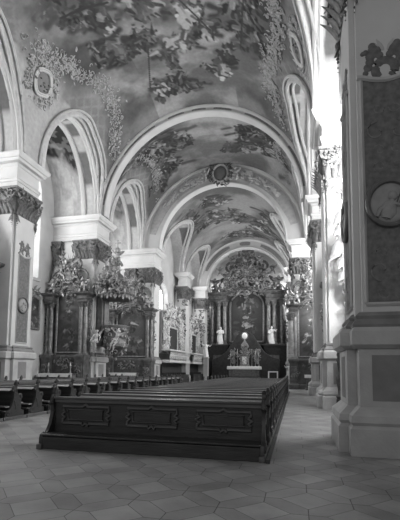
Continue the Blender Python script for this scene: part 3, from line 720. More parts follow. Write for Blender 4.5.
# cartouche with garlands at the head of the choir arch
c = Vector((XC, 35.25, ZS+6.75)); root = thing('arch_cartouche', 'round shield with angels and garlands at the head of the choir arch', 'cartouche', c)
b = MB(); b.ell(c, (.62,.16,.72), 20, 8); b.build('shield', M['inset'], root)
b = MB(); b.sweep([c+EX*.72*math.cos(2*PI*i/24)+EZ*.82*math.sin(2*PI*i/24)-EY*.1 for i in range(25)], .10, None, 6); b.build('shield_frame', M['rib'], root)
b = MB(); rocaille(b, R, c+EZ*.05, EX, EZ, -EY, 1.25, 1.25, 60, .22, lambda a, q: .35 < a*a+q*q < 1, .2); b.build('scrollwork', M['capm'], root)
b = MB()
for k in range(150):
    sg = R.choice((-1, 1)); t = R.random(); a = PI/2-sg*(.18+t*.75); r = 6.75+R.gauss(0, .28)*(1-.5*t)
    p = Vector((XC-r*math.cos(a), 35.30, ZS+r*math.sin(a))); e1 = Vector((math.sin(a), 0, math.cos(a)))
    if R.random() < .5: scroll(b, p, EX, EZ, .2, R.uniform(0, 6), .9, .05, R.choice((-1, 1)))
    else: leaf(b, p, e1*sg+EZ*R.uniform(-.5, .5), -EY, .4, .09, .2)
b.build('garland', M['rib'], root)
for sg in (-1, 1):
    b = MB(); putto(b, c+EX*sg*1.45-EZ*.15-EY*.25, 1.2, R); b.build('putto', M['rib'], root)

# ------------------------------------------------------------------ oil paintings
def canvas(name, cx, Y, hw, z0, z1, arch_h, parent, seed, tone_k=1.):
    """arched canvas with a painted vision: dark ground, pale figures"""
    nx, nz = 56, 104; vs = []; ids = {}; fs = []; 
    for j in range(nz+1):
        for i in range(nx+1):
            x = -hw+2*hw*i/nx; top = z1-arch_h+arch_h*math.sqrt(max(0, 1-(x/hw)**2)) if arch_h else z1
            vs.append((cx+x, Y, z0+(top-z0)*j/nz))
    for j in range(nz):
        for i in range(nx): a = j*(nx+1)+i; fs.append((a, a+1, a+nx+2, a+nx+1))
    mb = MB(); mb.add(vs, fs); mb.add([(p[0], p[1]+.03, p[2]) for p in vs], [f[::-1] for f in fs])
    o = mb.build(name, M['oil'], parent, False)
    A = np.array(vs); x = (A[:,0]-cx)/hw; z = (A[:,2]-z0)/(z1-z0)
    g = .028+.05*fbm(x*1.5+seed, z*3+seed, 4)+.07*np.exp(-((x/.6)**2+((z-.74)/.22)**2))
    G = g.reshape(nz+1, nx+1); xs_ = np.linspace(-hw, hw, nx+1); zs_ = np.linspace(0, z1-z0, nz+1); SX, SZ = np.meshgrid(xs_, zs_)
    rg = random.Random(seed); H = z1-z0; k = hw/1.3
    crowd(G, xs_, zs_, SX, SZ, rg, [(0, H*.64, .35*k, .5*k, 1), (-.35*k, H*.34, .55*k, .5*k, 1), (.4*k, H*.28, .5*k, .5*k, 1), (0, H*.86, .6*k, .25*k, .8), (0, H*.12, .7*k, .25*k, .8)], 9./k, 1.15*k, .55, -1)
    v = G.ravel()*tone_k
    paint(o, np.concatenate([v, v])); return o
def arch_frame(cx, Y, hw, z0, z1, ah, r, name, m, parent, dep=None):
    pts = [(cx-hw, Y, z0)]+[(cx-hw, Y, z0+(z1-ah-z0)*k/4) for k in range(1, 4)]
    n = 16; pts += [(cx-hw*math.cos(PI*i/n), Y, z1-ah+ah*math.sin(PI*i/n)) for i in range(n+1)] if ah else [(cx-hw, Y, z1), (cx+hw, Y, z1)]
    pts += [(cx+hw, Y, z0+(z1-ah-z0)*k/4) for k in range(3, -1, -1)]
    mb = MB()
    mb.sweep(pts, r, dep or r, 6, (0,1,0)) if False else mb.sweep(pts, r, None, 6)
    mb.sweep([(cx-hw, Y, z0), (cx+hw, Y, z0)], r, None, 6)
    return mb.build(name, m, parent)
def column(cx, cy, z0, z1, r, m, parent, capm, twist=False):
    h = z1-z0; b = MB()
    b.stack((cx-r*1.3, cx+r*1.3, cy-r*1.3, cy+r*1.3), [(0,z0),(0,z0+r*.5)])
    b.lathe(cx, cy, [(r*1.35,z0+r*.5),(r*1.4,z0+r*.7),(r*1.1,z0+r*.9),(r*1.2,z0+r*1.1),(r,z0+r*1.3),(r*1.03,z0+h*.4),(r*.86,z1-r*2.6),(r*.95,z1-r*2.5)], 16)
    o = b.build('column', m, parent)
    b = MB(); b.lathe(cx, cy, [(r*.88,z1-r*2.6),(r*.95,z1-r*1.6),(r*1.3,z1-r*.5)], 12); b.stack((cx-r*1.2, cx+r*1.2, cy-r*1.2, cy+r*1.2), [(0,z1-r*.5),(.04,z1-r*.3),(.04,z1)])
    for k in range(8):
        a = 2*PI*k/8; d = Vector((math.cos(a), math.sin(a), 0)); leaf(b, Vector((cx,cy,z1-r*2.5))+d*r*.9, EZ+d*.15, d, r*1.2, r*.38, .5)
        a += PI/8; d = Vector((math.cos(a), math.sin(a), 0)); leaf(b, Vector((cx,cy,z1-r*1.8))+d*r*.95, EZ+d*.2, d, r*1.2, r*.34, .6)
    for sx in (-1, 1): scroll(b, (cx+sx*r*1.2, cy-r*1.2, z1-r*.6), EX*sx, EZ, r*.45, PI, 1.1, r*.14)
    b.build('column_capital', capm, o)
    return o

def side_altar(cx, Yb, w, label, seed, ztop=10.0, zc=7.0, colm=None, cr=.145):
    """dark wooden altarpiece against a pier; Yb = plane of its back"""
    rng = random.Random(seed); root = thing('side_altarpiece', label, 'altarpiece', (cx, Yb-.6, 0), 'side altarpieces on the piers')
    hw = w/2; P = MB(); colm = colm or M['wood2']
    P.stack((cx-hw+.1, cx+hw-.1, Yb-.7, Yb), [(.05,0),(.05,.35),(0,.4),(0,2.2),(.06,2.3),(.1,2.45),(.06,2.55)])
    for sg in (-1, 1):
        P.stack((cx+sg*(hw-.68), cx+sg*hw, Yb-1.05, Yb-.1), [(.06,0),(.06,.4),(0,.45),(0,2.15),(.05,2.25),(.12,2.42),(.08,2.55)])
        P.box(cx+sg*(hw-.58), cx+sg*(hw-.10), Yb-1.09, Yb-1.0, .7, 1.9)
    P.build('predella', M['wood'], root, bevel=.02)
    b = MB()
    for sg in (-1, 1): rocaille(b, rng, (cx+sg*(hw-.45), Yb-1.1, 1.3), EX, EZ, -EY, .25, .5, 14, .14)
    rocaille(b, rng, (cx, Yb-.74, 1.95), EX, EZ, -EY, hw*.5, .35, 30, .16); b.build('predella_ornament', M['giltd'], root)
    b = MB(); b.box(cx-hw+.12, cx+hw-.12, Yb-.3, Yb, 2.5, zc); b.build('retable_back', M['wood'], root, False)
    zt = zc-.65
    for sg in (-1, 1):
        column(cx+sg*(hw-.17), Yb-.62, 2.55, zt, cr, colm, root, M['giltd'])
        column(cx+sg*(hw-.50), Yb-.72, 2.55, zt, .145, colm, root, M['giltd'])
        b = MB(); b.box(cx+sg*(hw-.68), cx+sg*(hw-.74), Yb-.45, Yb-.2, 2.55, zt); b.build('pilaster_strip', M['gilt'], root, False)
    pw = hw-.80; ah = pw*.55
    canvas('altar_painting', cx, Yb-.34, pw, 2.75, zc+.15, ah, root, seed)
    arch_frame(cx, Yb-.40, pw+.03, 2.72, zc+.2, ah, .065, 'picture_frame', M['gilt'], root)
    E = MB(); pr = [(.0,zt),(.0,zt+.16),(.05,zt+.2),(0,zt+.24),(0,zt+.42),(.10,zt+.50),(.20,zt+.58),(.22,zt+.68)]
    for sg in (-1, 1): E.stack((cx+sg*(hw-.72), cx+sg*hw, Yb-.98, Yb-.05), pr)
    for dz, rr, dy in ((.26, .10, -.55), (.42, .08, -.62)):
        n = 16; E.sweep([(cx-(pw+.18)*math.cos(PI*i/n), Yb+dy, zc-ah+dz+(ah+.05)*math.sin(PI*i/n)*1.05) for i in range(n+1)], rr, None, 6)
    E.build('cornice', M['wood'], root, angle=30)
    # crest
    C = MB(); hc = ztop-zc; z0 = zc+.3
    C.stack((cx-hw*.42, cx+hw*.42, Yb-.45, Yb-.05), [(0,zt+.6),(.0,z0+hc*.5),(.10,z0+hc*.54),(-.1,z0+hc*.62)])
    for sg in (-1, 1):
        scroll(C, (cx+sg*hw*.52, Yb-.4, z0+hc*.28), EX*sg, EZ, hc*.24, PI/2, 1.2, .12, -1, 16, 6)
        scroll(C, (cx+sg*hw*.34, Yb-.45, z0+hc*.62), EX*sg, EZ, hc*.16, PI/2, 1.1, .09, -1, 14, 6)
        C.sweep([(cx+sg*hw*.95, Yb-.5, zt+.66), (cx+sg*hw*.8, Yb-.5, zt+.9), (cx+sg*hw*.6, Yb-.5, zt+1.15)], [.14, .16, .08], None, 6)
    C.build('crest', M['wood'], root)
    mz = z0+hc*.36
    b = MB(); b.ell((cx, Yb-.52, mz), (.36,.10,.46), 18, 8); b.build('crest_medallion', M['inset'], root)
    b = MB(); b.sweep([(cx+.42*math.cos(2*PI*i/24), Yb-.56, mz+.53*math.sin(2*PI*i/24)) for i in range(25)], .07, None, 6); b.build('crest_frame', M['gilt'], root)
    b = MB()
    tri = lambda a, q: abs(a) < 1.0-.62*(q+1)/2
    rocaille(b, rng, (cx, Yb-.52, z0+hc*.30), EX, EZ, -EY, hw*.92, hc*.52, 75, .24, tri, .22)
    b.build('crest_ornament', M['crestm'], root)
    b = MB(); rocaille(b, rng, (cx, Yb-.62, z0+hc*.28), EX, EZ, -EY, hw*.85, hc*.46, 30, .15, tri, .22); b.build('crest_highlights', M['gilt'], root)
    b = MB()
    for k in range(9):
        a = PI*(.16+.68*k/8); l = .5+.28*(k % 2); p = Vector((cx, Yb-.4, z0+hc*.64)); d = EX*math.cos(a)+EZ*math.sin(a)
        b.sweep([p+d*.22, p+d*(.22+l)], [.05, .012], None, 5)
    b.ell((cx, Yb-.42, z0+hc*.64), (.34,.12,.16), 10, 6); b.build('ray_crown', M['gilt'], root)
    for sg in (-1, 1):
        for (dx, dz, H) in ((.72, .12, 1.15), (.34, .50, .85)):
            b = MB(); putto(b, (cx+sg*hw*dx, Yb-.62, zt+.95+dz*hc), H, rng); b.build('putto', M['giltd'] if dz > .3 else M['gilt'], root)
        b = MB(); rocaille(b, rng, (cx+sg*hw, Yb-.5, 5.0), EX, EZ, -EY, .16, 1.7, 26, .16); b.build('side_scrollwork', M['giltd'], root)
        b = MB(); p = Vector((cx+sg*(hw-.2), Yb-.55, zt+.68)); b.lathe(p.x, p.y, [(.1,p.z),(.16,p.z+.1),(.07,p.z+.2),(.2,p.z+.45),(.1,p.z+.6),(.12,p.z+.65)], 10); b.build('urn', M['giltd'], root)
    return root
def altar_table(cx, Y0, w, label, H=1.22):
    root = thing('altar_table', label, 'altar', (cx, Y0+.4, 0), 'side altar tables')
    b = MB(); b.stack((cx-w/2+.12, cx+w/2-.12, Y0+.08, Y0+.75), [(.05,0),(.05,.12),(0,.16),(-.05,.6),(.02,H-.12),(.04,H-.02)]); b.box(cx-w*.32, cx+w*.32, Y0+.02, Y0+.1, .25, H-.32); b.build('altar_body', M['front'], root)
    b = MB(); n = 30; L = []
    for k, (z, o) in enumerate(((H-.24,.012),(H-.1,.006),(H,.0))):
        l = []
        for i in range(n+1): x = cx-w/2+w*i/n; l.append((x, Y0-.005-o*(1+math.sin(i*1.9)), z-(.02*math.sin(i*2.3) if k == 0 else 0)))
        L.append(l)
    L.append([(cx-w/2+w*i/n, Y0+.8, H) for i in range(n+1)]); L.append([(cx-w/2+w*i/n, Y0+.8, H-.03) for i in range(n+1)]); L.append([(cx-w/2+w*i/n, Y0+.03, H-.03) for i in range(n+1)])
    L.append([(cx-w/2+w*i/n, Y0+.03, H-.24) for i in range(n+1)]); L.append(L[0])
    b.rings(L, False, False); b.build('altar_cloth', M['cloth'], root)
    return root
def candlestick(x, y, z, h, label, group, m='gilt'):
    root = thing('candlestick', label, 'candlestick', (x, y, z), group)
    b = MB(); b.lathe(x, y, [(.11,z),(.11,z+.03),(.04,z+.08),(.06,z+.16),(.03,z+.22),(.03,z+h*.55),(.05,z+h*.6),(.025,z+h*.66),(.09,z+h*.7),(.09,z+h*.72)], 10); b.build('stem', M[m], root)
    b = MB(); b.lathe(x, y, [(.028,z+h*.72),(.026,z+h)], 8); b.build('candle', M['candle'], root)
side_altar(-16.2, 26.5, 3.4, 'dark carved side altar on the left with a rayed crown, left of the pulpit', 21)
side_altar(-15.0, 35.32, 4.5, 'second dark side altar farther down the nave, right of the pulpit', 22, 10.6, 7.1)
side_altar(1.72, 35.32, 4.5, 'right-hand altar with grey columns at the end of the aisle', 23, 10.6, 7.1, M['wood3'], .27)
side_altar(-16.5, 17.62, 2.9, 'dark altarpiece cut by the left picture edge beside the pier', 24)
ab = side_altar(3.42, 17.62, 2.5, 'altarpiece half hidden between the nearest right pier and the bright pier', 25)
b = MB(); rw = random.Random(77)
for z, l in ((9.3,.75),(8.6,.5),(8.2,.85),(7.5,.6),(7.1,1.2),(6.7,1.0),(6.2,.6),(5.6,.5)): leaf(b, (1.95, 16.9, z), (-.55, -.1, rw.uniform(-1.1, -.2)), (0,-1,0), l, .13, .3); scroll(b, (1.85, 16.9, z-.25), EX, EZ, .2, rw.uniform(0, 6), .9, .06)
b.sweep([(2.0,16.95,4.8),(1.92,16.95,6.2),(2.05,16.95,7.6),(1.95,16.95,9.4)], .1, None, 6); b.build('wing_scrollwork', M['wood'], ab)
side_altar(3.2, 26.5, 2.9, 'altarpiece on the third right pier, almost hidden behind the bright pier', 26)
altar_table(-16.05, 24.4, 2.6, 'side altar table with white cloth below the left painting, behind the pews')
altar_table(-15.0, 33.1, 2.6, 'side altar table with white cloth right of the pulpit')
altar_table(1.75, 33.1, 2.2, 'altar table with white cloth below the right-hand altar')
for k, (x, w) in enumerate(((-16.9, 'left'), (-15.2, 'right'))):
    candlestick(x, 24.95, 1.22, .75, '%s candlestick on the left side altar table' % w, 'side altar candlesticks')

# framed picture on the left outer wall
def wall_picture(X, Y, z, hw, hh, label):
    root = thing('wall_painting', label, 'painting', (X, Y, z)); c0 = canvas('canvas', 0, 0, hw, -hh, hh, 0, root, 41)
    c0.matrix_parent_inverse = Matrix.Identity(4)
    c0.data.transform(Matrix.Translation((.06, 0, 0)) @ Matrix.Rotation(PI/2, 4, 'Z'))
    b = MB(); 
    for a, q in (((-hw,-hh),(hw,-hh)),((hw,-hh),(hw,hh)),((hw,hh),(-hw,hh)),((-hw,hh),(-hw,-hh))): b.sweep([(X+.09, Y+a[0], z+a[1]), (X+.09, Y+q[0], z+q[1])], .09, None, 6)
    b.build('picture_frame', M['giltd'], root)
    b = MB(); rocaille(b, random.Random(4), (X+.12, Y, z+hh+.2), EY, EZ, EX, hw*.8, .35, 26, .16); b.build('frame_crest', M['giltd'], root)
wall_picture(XC-HW+.02, 24.4, 5.5, .7, 1.15, 'small dark painting with carved frame on the left wall under the window')

# ------------------------------------------------------------------ pulpit
px, py = -13.0, 27.3
root = thing('pulpit', 'carved pulpit with canopy and white angels on the left pier between two altars', 'pulpit', (px, py, 2.2))
b = MB(); b.lathe(px, py, [(.06,2.15),(.16,2.25),(.12,2.4),(.35,2.7),(.55,2.95),(.95,3.2),(.9,3.35),(.82,3.5),(.86,4.2),(.98,4.45),(1.06,4.55),(1.06,4.72),(.95,4.75),(.9,4.6),(.8,3.6)], 20, .0); b.build('pulpit_basket', M['marble'], root)
b = MB()
for k in range(70):
    a = R.uniform(PI*.75, PI*2.05); z = R.choice((R.uniform(2.5, 3.3), R.uniform(3.4, 4.5), R.uniform(4.3, 4.6))); rr = .55+.4*min(1, max(0, (z-2.6)/.7)); d = Vector((math.cos(a), math.sin(a), 0))
    p = Vector((px, py, z))+d*(rr+.04); t = d.cross(EZ)
    scroll(b, p, t, EZ, .17, R.uniform(0, 6), .9, .045, R.choice((-1, 1))) if R.random() < .6 else leaf(b, p, t*R.uniform(-1, 1)+EZ*R.uniform(-1, 1), d, .3, .07, .2)
b.build('basket_ornament', M['gilt'], root)
b = MB(); b.box(px-1.25, px-.85, py-.55, py+.55, 3.2, 6.9); b.box(px-.98, px-.75, py-.35, py+.35, 4.7, 6.7); b.build('back_panel', M['wood'], root)
b = MB(); b.lathe(px, py, [(.3,6.75),(1.05,6.70),(1.16,6.8),(1.12,7.0),(1.2,7.1),(1.05,7.25),(.8,7.55),(.62,8.1),(.5,8.5),(.3,8.7)], 22); b.build('canopy', M['wood'], root)
b = MB()
for k in range(26):
    a = 2*PI*k/26; d = Vector((math.cos(a), math.sin(a), 0)); leaf(b, Vector((px, py, 6.98))+d*1.16, -EZ+d*.1, d, .30+.12*(k % 2), .09, .1)
rocaille(b, R, (px, py-1.0, 7.7), EX, EZ, -EY, 1.2, .8, 55, .24, None, .4); rocaille(b, R, (px-.1, py-.6, 9.1), EX, EZ, -EY, .65, 1.1, 50, .2, None, .3); b.build('canopy_ornament', M['giltd'], root)
b = MB()
for k in range(30): rocaille(b, R, (px+R.uniform(-1.2, 1.2), py-R.uniform(.2, 1.1), 7.3+R.random()*.6), EX, EZ, -EY, .2, .2, 2, .2)
b.build('canopy_cresting', M['giltd'], root)
for (dx, dy, z, H) in ((-.85,-.9,7.6,1.2),(.9,-.85,7.55,1.2),(.2,-.85,8.4,1.1),(-.3,-.7,9.2,1.0),(.35,-.6,9.9,1.0)):
    b = MB(); putto(b, (px+dx, py+dy, z), H, R); b.build('putto', M['gilt'], root)
b = MB(); scroll(b, (px, py-.2, 9.2), EX, EZ, .5, 0, 1, .1); b.sweep([(px, py, 8.6), (px, py, 10.3)], [.3, .1], None, 8); b.ell((px, py, 10.5), .22); b.sweep([(px, py, 10.6), (px, py, 11.3)], .05, None, 5); b.sweep([(px-.22, py, 11.05), (px+.22, py, 11.05)], .045, None, 5); b.build('canopy_finial', M['gilt'], root)
def angel(p, joints, name, label):
    """bare-limbed angel; joints in metres (x right, y towards the nave, z up) from p"""
    p = Vector(p); J = {k: p+Vector((v[0], -v[1], v[2])) for k, v in joints.items()}; mb = MB()
    up = (J['neck']-J['hip']).normalized(); r = up.cross(EY).normalized()*1.0
    if r.x < 0: r = -r
    mb.sweep([J['hip']-up*.06, J['hip']+up*.06, (J['hip']+J['neck'])/2, J['neck']-up*.12, J['neck']-up*.03, J['neck']+up*.06], [.10, .145, .12, .165, .10, .05], [.09, .115, .10, .115, .075, .05], 10, r)
    h = J['head']; mb.ell(h, (.078, .09, .105), 10, 8); mb.ell(h+EY*.02+EZ*.03, (.092, .09, .09), 9, 7); mb.ell(h-EY*.09-EZ*.01, (.016, .025, .022), 5, 4)
    mb.sweep([h-EY*.075+EZ*.025-r*.04, h-EY*.085+EZ*.025+r*.04], .014, None, 5); mb.sweep([h-EY*.08-EZ*.045-r*.02, h-EY*.08-EZ*.045+r*.02], .011, None, 5)
    for s, q in ((-1, 'l'), (1, 'r')):
        sh = J['neck']-up*.06+r*s*.15; el, hd = J[q+'e'], J[q+'h']; mb.sweep([sh, (sh+el)/2, el, (el+hd)/2, hd], [.058, .055, .043, .043, .026], None, 8)
        d = (hd-el).normalized(); sd = d.orthogonal().normalized(); mb.sweep([hd, hd+d*.06], [.026, .034], [.018, .018], 6, sd)
        for k in range(4): a = hd+d*.06+sd*.02*(k-1.5); mb.sweep([a, a+d*(.04+.008*(k in (1, 2))), a+d*.065-EY*.02], .011, None, 5)
        mb.sweep([hd+sd*s*.025, hd+d*.03+sd*s*.05], .012, None, 5)
        hp = J['hip']+r*s*.08; kn, ft = J[q+'k'], J[q+'f']; d = (ft-kn).normalized()
        mb.sweep([hp, (hp+kn)/2, kn, kn+(ft-kn)*.35, ft], [.095, .09, .066, .068, .036], None, 8); mb.sweep([ft, ft+d*.04-EY*.06, ft+d*.05-EY*.15], [.036, .038, .022], None, 6)
    mb.sweep([J['hip']-r*.17+up*.03, J['hip']-EY*.14, J['hip']+r*.17-up*.06, J['rk']+r*.04+EZ*.04], [.09, .11, .10, .05], [.04]*4, 8, up)
    for s in (-1, 1): leaf(mb, J['neck']-up*.12+EY*.13+r*s*.05, r*s*.5+up*.8, EY, .48, .08, .1)
    return tag(mb.build(name, M['cream'], None, remesh=.02), label, 'statue', 'pulpit angels')
angel((-13.9, 26.05, 3.55), dict(hip=(0,0,0), neck=(.08,.03,.52), head=(.10,.05,.70), le=(-.25,.1,.25), lh=(-.30,.25,.02), re=(.36,.08,.30), rh=(.42,.25,.10), lk=(-.16,.3,-.08), lf=(-.22,.22,-.52), rk=(.14,.32,-.10), rf=(.10,.25,-.55)), 'angel_figure', 'white angel seated before the left side of the pulpit basket')
angel((-12.5, 26.25, 3.60), dict(hip=(0,0,0), neck=(.26,.08,.44), head=(.36,.12,.60), le=(.0,.2,.62), lh=(-.10,.3,.78), re=(.58,.12,.46), rh=(.86,.15,.50), lk=(-.28,.12,-.28), lf=(-.42,-.05,-.62), rk=(-.06,.14,-.38), rf=(-.18,.0,-.78)), 'angel_figure', 'white angel flying out right of the pulpit with outstretched arm')

# ------------------------------------------------------------------ oratory screen on the left choir wall
ox = XC-6.5
root = thing('oratory_screen', 'pale lattice oratory screen with dark windows on the left choir wall', 'screen', (ox, 42, 0))
b = MB(); b.box(ox-.02, ox+.25, 37.4, 45.0, 3.2, 7.3); b.box(ox-.02, ox+.25, 46.9, 53.2, 3.2, 7.3); b.build('screen_wall', M['inset'], root, False)
b = MB(); b.box(ox, ox+1.1, 37.6, 45.0, 2.25, 2.5); b.box(ox, ox+1.1, 46.9, 53.0, 2.25, 2.5); b.box(ox, ox+1.15, 37.6, 45.0, 3.42, 3.56); b.box(ox, ox+1.15, 46.9, 53.0, 3.42, 3.56); b.build('gallery', M['stucco'], root)
for ya, yb in ((37.6, 45.0), (46.9, 53.0)):
    b = MB(); y = ya+.3
    while y < yb-.2:
        scroll(b, (ox+1.06, y, 2.78), EY, EZ, .24, 0, 1.1, .055, 1); scroll(b, (ox+1.06, y+.3, 3.15), EY, EZ, .22, PI, 1.1, .055, 1); b.sweep([(ox+1.06, y+.15, 2.5), (ox+1.06, y+.15, 3.45)], .035, None, 5); y += .62
    b.build('balustrade', M['lace'], root)
    b = MB(); rocaille(b, R, (ox+.3, (ya+yb)/2, 6.5), EY, EZ, EX, (yb-ya)/2, 1.9, 230, .24, lambda a, q: not (abs(a) < .46 and q < -.1) and q < .55-.0*abs(a)+.45*math.cos(a*2.2), .15); b.build('lattice_ornament', M['lace'], root)
    b = MB(); rocaille(b, R, (ox+.34, (ya+yb)/2, 4.9), EY, EZ, EX, (yb-ya)/2, 1.6, 190, .24, lambda a, q: abs(a) > .46, .15); b.build('lattice_ornament', M['lace'], root)
    b = MB(); rocaille(b, R, (ox+.34, (ya+yb)/2, 7.6), EY, EZ, EX, (yb-ya)/2, .9, 45, .24, None, .15); b.build('crest_ornament', M['giltd'], root)
    yc = (ya+yb)/2-.2
    b = MB(); b.box(ox+.2, ox+.3, yc-1.5, yc+1.5, 3.7, 5.9); b.build('dark_window', M['dark'], root, False)
    b = MB()
    for p, q in (((yc-1.55,3.6),(yc-1.55,6.0)),((yc+1.55,3.6),(yc+1.55,6.0)),((yc-1.55,6.0),(yc+1.55,6.0))): b.sweep([(ox+.32,)+p, (ox+.32,)+q], .09, None, 6)
    b.build('window_frame', M['lace'], root)
root2 = thing('choir_stalls', 'dark choir stalls below the pale oratory screen', 'stalls', (ox+.6, 43, 0))
for ya, yb in ((38.0, 44.9), (47.1, 52.9)):
    b = MB(); b.box(ox+.05, ox+.2, ya, yb, 0, 2.2); b.box(ox+.2, ox+.75, ya, yb, .0, .5); b.box(ox+1.0, ox+1.1, ya, yb, 0, 1.0)
    y = ya
    while y < yb: b.box(ox+.1, ox+.75, y, y+.08, 0, 1.2); y += .75
    b.build('stall_row', M['darkw'], root2, False)

# ------------------------------------------------------------------ high altar
hx, hy = -6.72, 57.0; hw = 5.45
root = thing('high_altar', 'tall dark high altar with columns and figured gloriole closing the nave', 'altarpiece', (hx, hy-1, 0))
b = MB()
b.stack((hx-hw, hx+hw, hy-1.4, hy), [(.06,0),(.06,.5),(0,.55),(0,4.6),(.1,4.75),(.2,4.95),(.15,5.1)])
for sg in (-1, 1): b.stack((hx+sg*(hw-2.9), hx+sg*hw, hy-2.0, hy-1.3), [(.05,0),(.05,.5),(0,.55),(0,4.6),(.1,4.75),(.2,4.95),(.15,5.1)])
b.build('high_altar_base', M['darkw'], root, bevel=.03)
b = MB(); b.box(hx-hw+.2, hx+hw-.2, hy-.5, hy, 5.1, 12.2); b.build('retable_back', M['wood'], root, False)
for sg in (-1, 1):
    for (dx, dy) in ((.55, 1.1), (1.55, 1.35), (2.35, 1.0)): column(hx+sg*(hw-dx), hy-dy, 5.1, 11.2, .27, M['wood2'], root, M['giltd'])
    b = MB(); rocaille(b, R, (hx+sg*(hw+.35), hy-.8, 7.6), EX, EZ, -EY, .4, 2.6, 50, .28); b.build('side_scrollwork', M['giltd'], root)
    d = MB(); d.box(hx+sg*(hw-2.2), hx+sg*(hw-.9), hy-2.1, hy-1.9, .1, 3.6); d.build('altar_door', M['wood'], root, False)
canvas('altar_painting', hx, hy-.56, 2.3, 5.6, 12.4, 1.5, root, 31, .6)
arch_frame(hx, hy-.65, 2.35, 5.5, 12.5, 1.55, .14, 'picture_frame', M['giltd'], root)
b = MB(); pr = [(0,11.2),(0,11.5),(.08,11.55),(0,11.6),(0,12.0),(.15,12.15),(.32,12.3),(.36,12.5)]
for sg in (-1, 1): b.stack((hx+sg*2.75, hx+sg*hw, hy-1.75, hy-.05), pr)
for rr, dz in ((.16, 0), (.12, .28)):
    n = 18; b.sweep([(hx-2.8*math.cos(PI*i/n), hy-1.1, 12.0+dz+1.0*math.sin(PI*i/n)) for i in range(n+1)], rr, None, 6)
b.build('cornice', M['wood'], root, angle=30)
b = MB(); b.stack((hx-2.3, hx+2.3, hy-.7, hy-.05), [(0,12.4),(0,15.8),(.2,16.0),(.2,16.2),(-.4,16.8),(-1.0,17.6)])
for sg in (-1, 1):
    scroll(b, (hx+sg*3.0, hy-.7, 13.6), EX*sg, EZ, 1.1, PI/2, 1.2, .26, -1, 18, 6); scroll(b, (hx+sg*2.3, hy-.7, 16.2), EX*sg, EZ, .8, PI/2, 1.1, .2, -1, 16, 6)
    b.stack((hx+sg*4.6-.35, hx+sg*4.6+.35, hy-1.3, hy-.5), [(0,12.5),(0,13.0),(.08,13.1)])
b.build('crest', M['wood'], root)
tri2 = lambda a, q: abs(a) < (.95 if q < -.45 else .62-.30*(q+.4))
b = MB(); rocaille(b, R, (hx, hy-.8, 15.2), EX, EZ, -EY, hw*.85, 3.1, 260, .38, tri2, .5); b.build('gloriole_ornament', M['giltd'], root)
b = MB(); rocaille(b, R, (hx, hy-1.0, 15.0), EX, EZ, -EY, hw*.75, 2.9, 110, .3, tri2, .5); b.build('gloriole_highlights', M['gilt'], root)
b = MB()
for k in range(22):
    a = 2*PI*k/22; l = 1.0+.7*(k % 2); p = Vector((hx, hy-.95, 15.6)); d = EX*math.cos(a)+EZ*math.sin(a); b.sweep([p+d*.5, p+d*(.5+l)], [.10, .02], None, 5)
b.ell((hx, hy-1.0, 15.6), (.5,.2,.5), 12, 8); b.build('gloriole', M['gilt'], root)
for k, (dx, z, H) in enumerate(((-4.5,13.2,1.9),(4.5,13.2,1.9),(-2.9,14.2,1.7),(2.9,14.2,1.7),(-1.5,13.3,1.7),(1.5,13.3,1.7),(-1.9,16.6,1.5),(1.9,16.6,1.5),(0,17.6,1.6),(-.9,18.2,1.2),(.9,18.2,1.2),(-3.7,15.2,1.4),(3.7,15.2,1.4))):
    b = MB(); putto(b, (hx+dx, hy-1.3, z+H*.3), H, R); b.build('putto', M['gilt' if k % 2 else 'giltd'], root)
# dark stepped curtain wall behind the tabernacle
poly = [(-4.6,0),(4.6,0),(4.6,3.0),(3.6,3.3),(2.6,4.0),(1.8,5.2),(1.1,6.3),(.5,6.7),(-.5,6.7),(-1.1,6.3),(-1.8,5.2),(-2.6,4.0),(-3.6,3.3),(-4.6,3.0)]
b = MB(); b.prism(poly, lambda x, z, t: (hx+x, t, z), hy-2.6, hy-2.25); b.build('curved_screen', M['darkw'], root, bevel=.04)
# saints beside the painting
for sg, w, ar in ((-1, 'left', (-1.2, -.9)), (1, 'right', (-.5, -1.25))):
    tag(figure((hx+sg*3.55, hy-2.35 if False else hy-1.75, 5.1), 2.45, (-sg*.15,-1,0), R, ar, 'saint_statue', None), 'white standing saint on the %s shoulder of the high altar' % w, 'statue', 'white saints on the high altar')
# mensa, tabernacle
root = thing('high_altar_table', 'high altar table with a broad white cloth below the tabernacle', 'altar', (hx+.1, 52.4, 0))
tx = hx+.15
b = MB(); b.stack((tx-3.2, tx+3.2, 50.6, 53.9), [(0,0),(0,.2),(-.3,.2),(-.3,.4)]); b.build('altar_step', M['inset'], root)
b = MB(); b.stack((tx-2.0, tx+2.0, 51.9, 53.2), [(.05,.4),(.05,.55),(-.05,.6),(0,1.7),(.08,1.95)]); b.box(tx-1.5, tx+1.5, 51.84, 51.95, .7, 1.6); b.build('altar_body', M['front'], root)
b = MB(); b.stack((tx-2.18, tx+2.18, 51.75, 53.2), [(0,1.62),(.02,1.7),(0,1.98),(-.03,2.02)]); b.build('altar_cloth', M['cloth'], root)
tb = thing('tabernacle', 'gilded tabernacle tower holding a shining white monstrance', 'tabernacle', (tx, 53.0, 2.02))
b = MB(); b.stack((tx-.55, tx+.55, 52.4, 53.15), [(.1,2.02),(.1,2.2),(0,2.25),(0,3.4),(.12,3.5),(.12,3.62)]); b.stack((tx-.35, tx+.35, 52.5, 53.1), [(0,3.62),(0,4.6),(.12,4.7),(.1,4.85),(-.2,5.3),(-.28,5.5)]); b.build('tabernacle_case', M['giltd'], tb, bevel=.02)
b = MB(); rocaille(b, R, (tx, 52.4, 3.7), EX, EZ, -EY, .8, 1.5, 70, .17, None, .1); b.build('tabernacle_ornament', M['gilt'], tb)
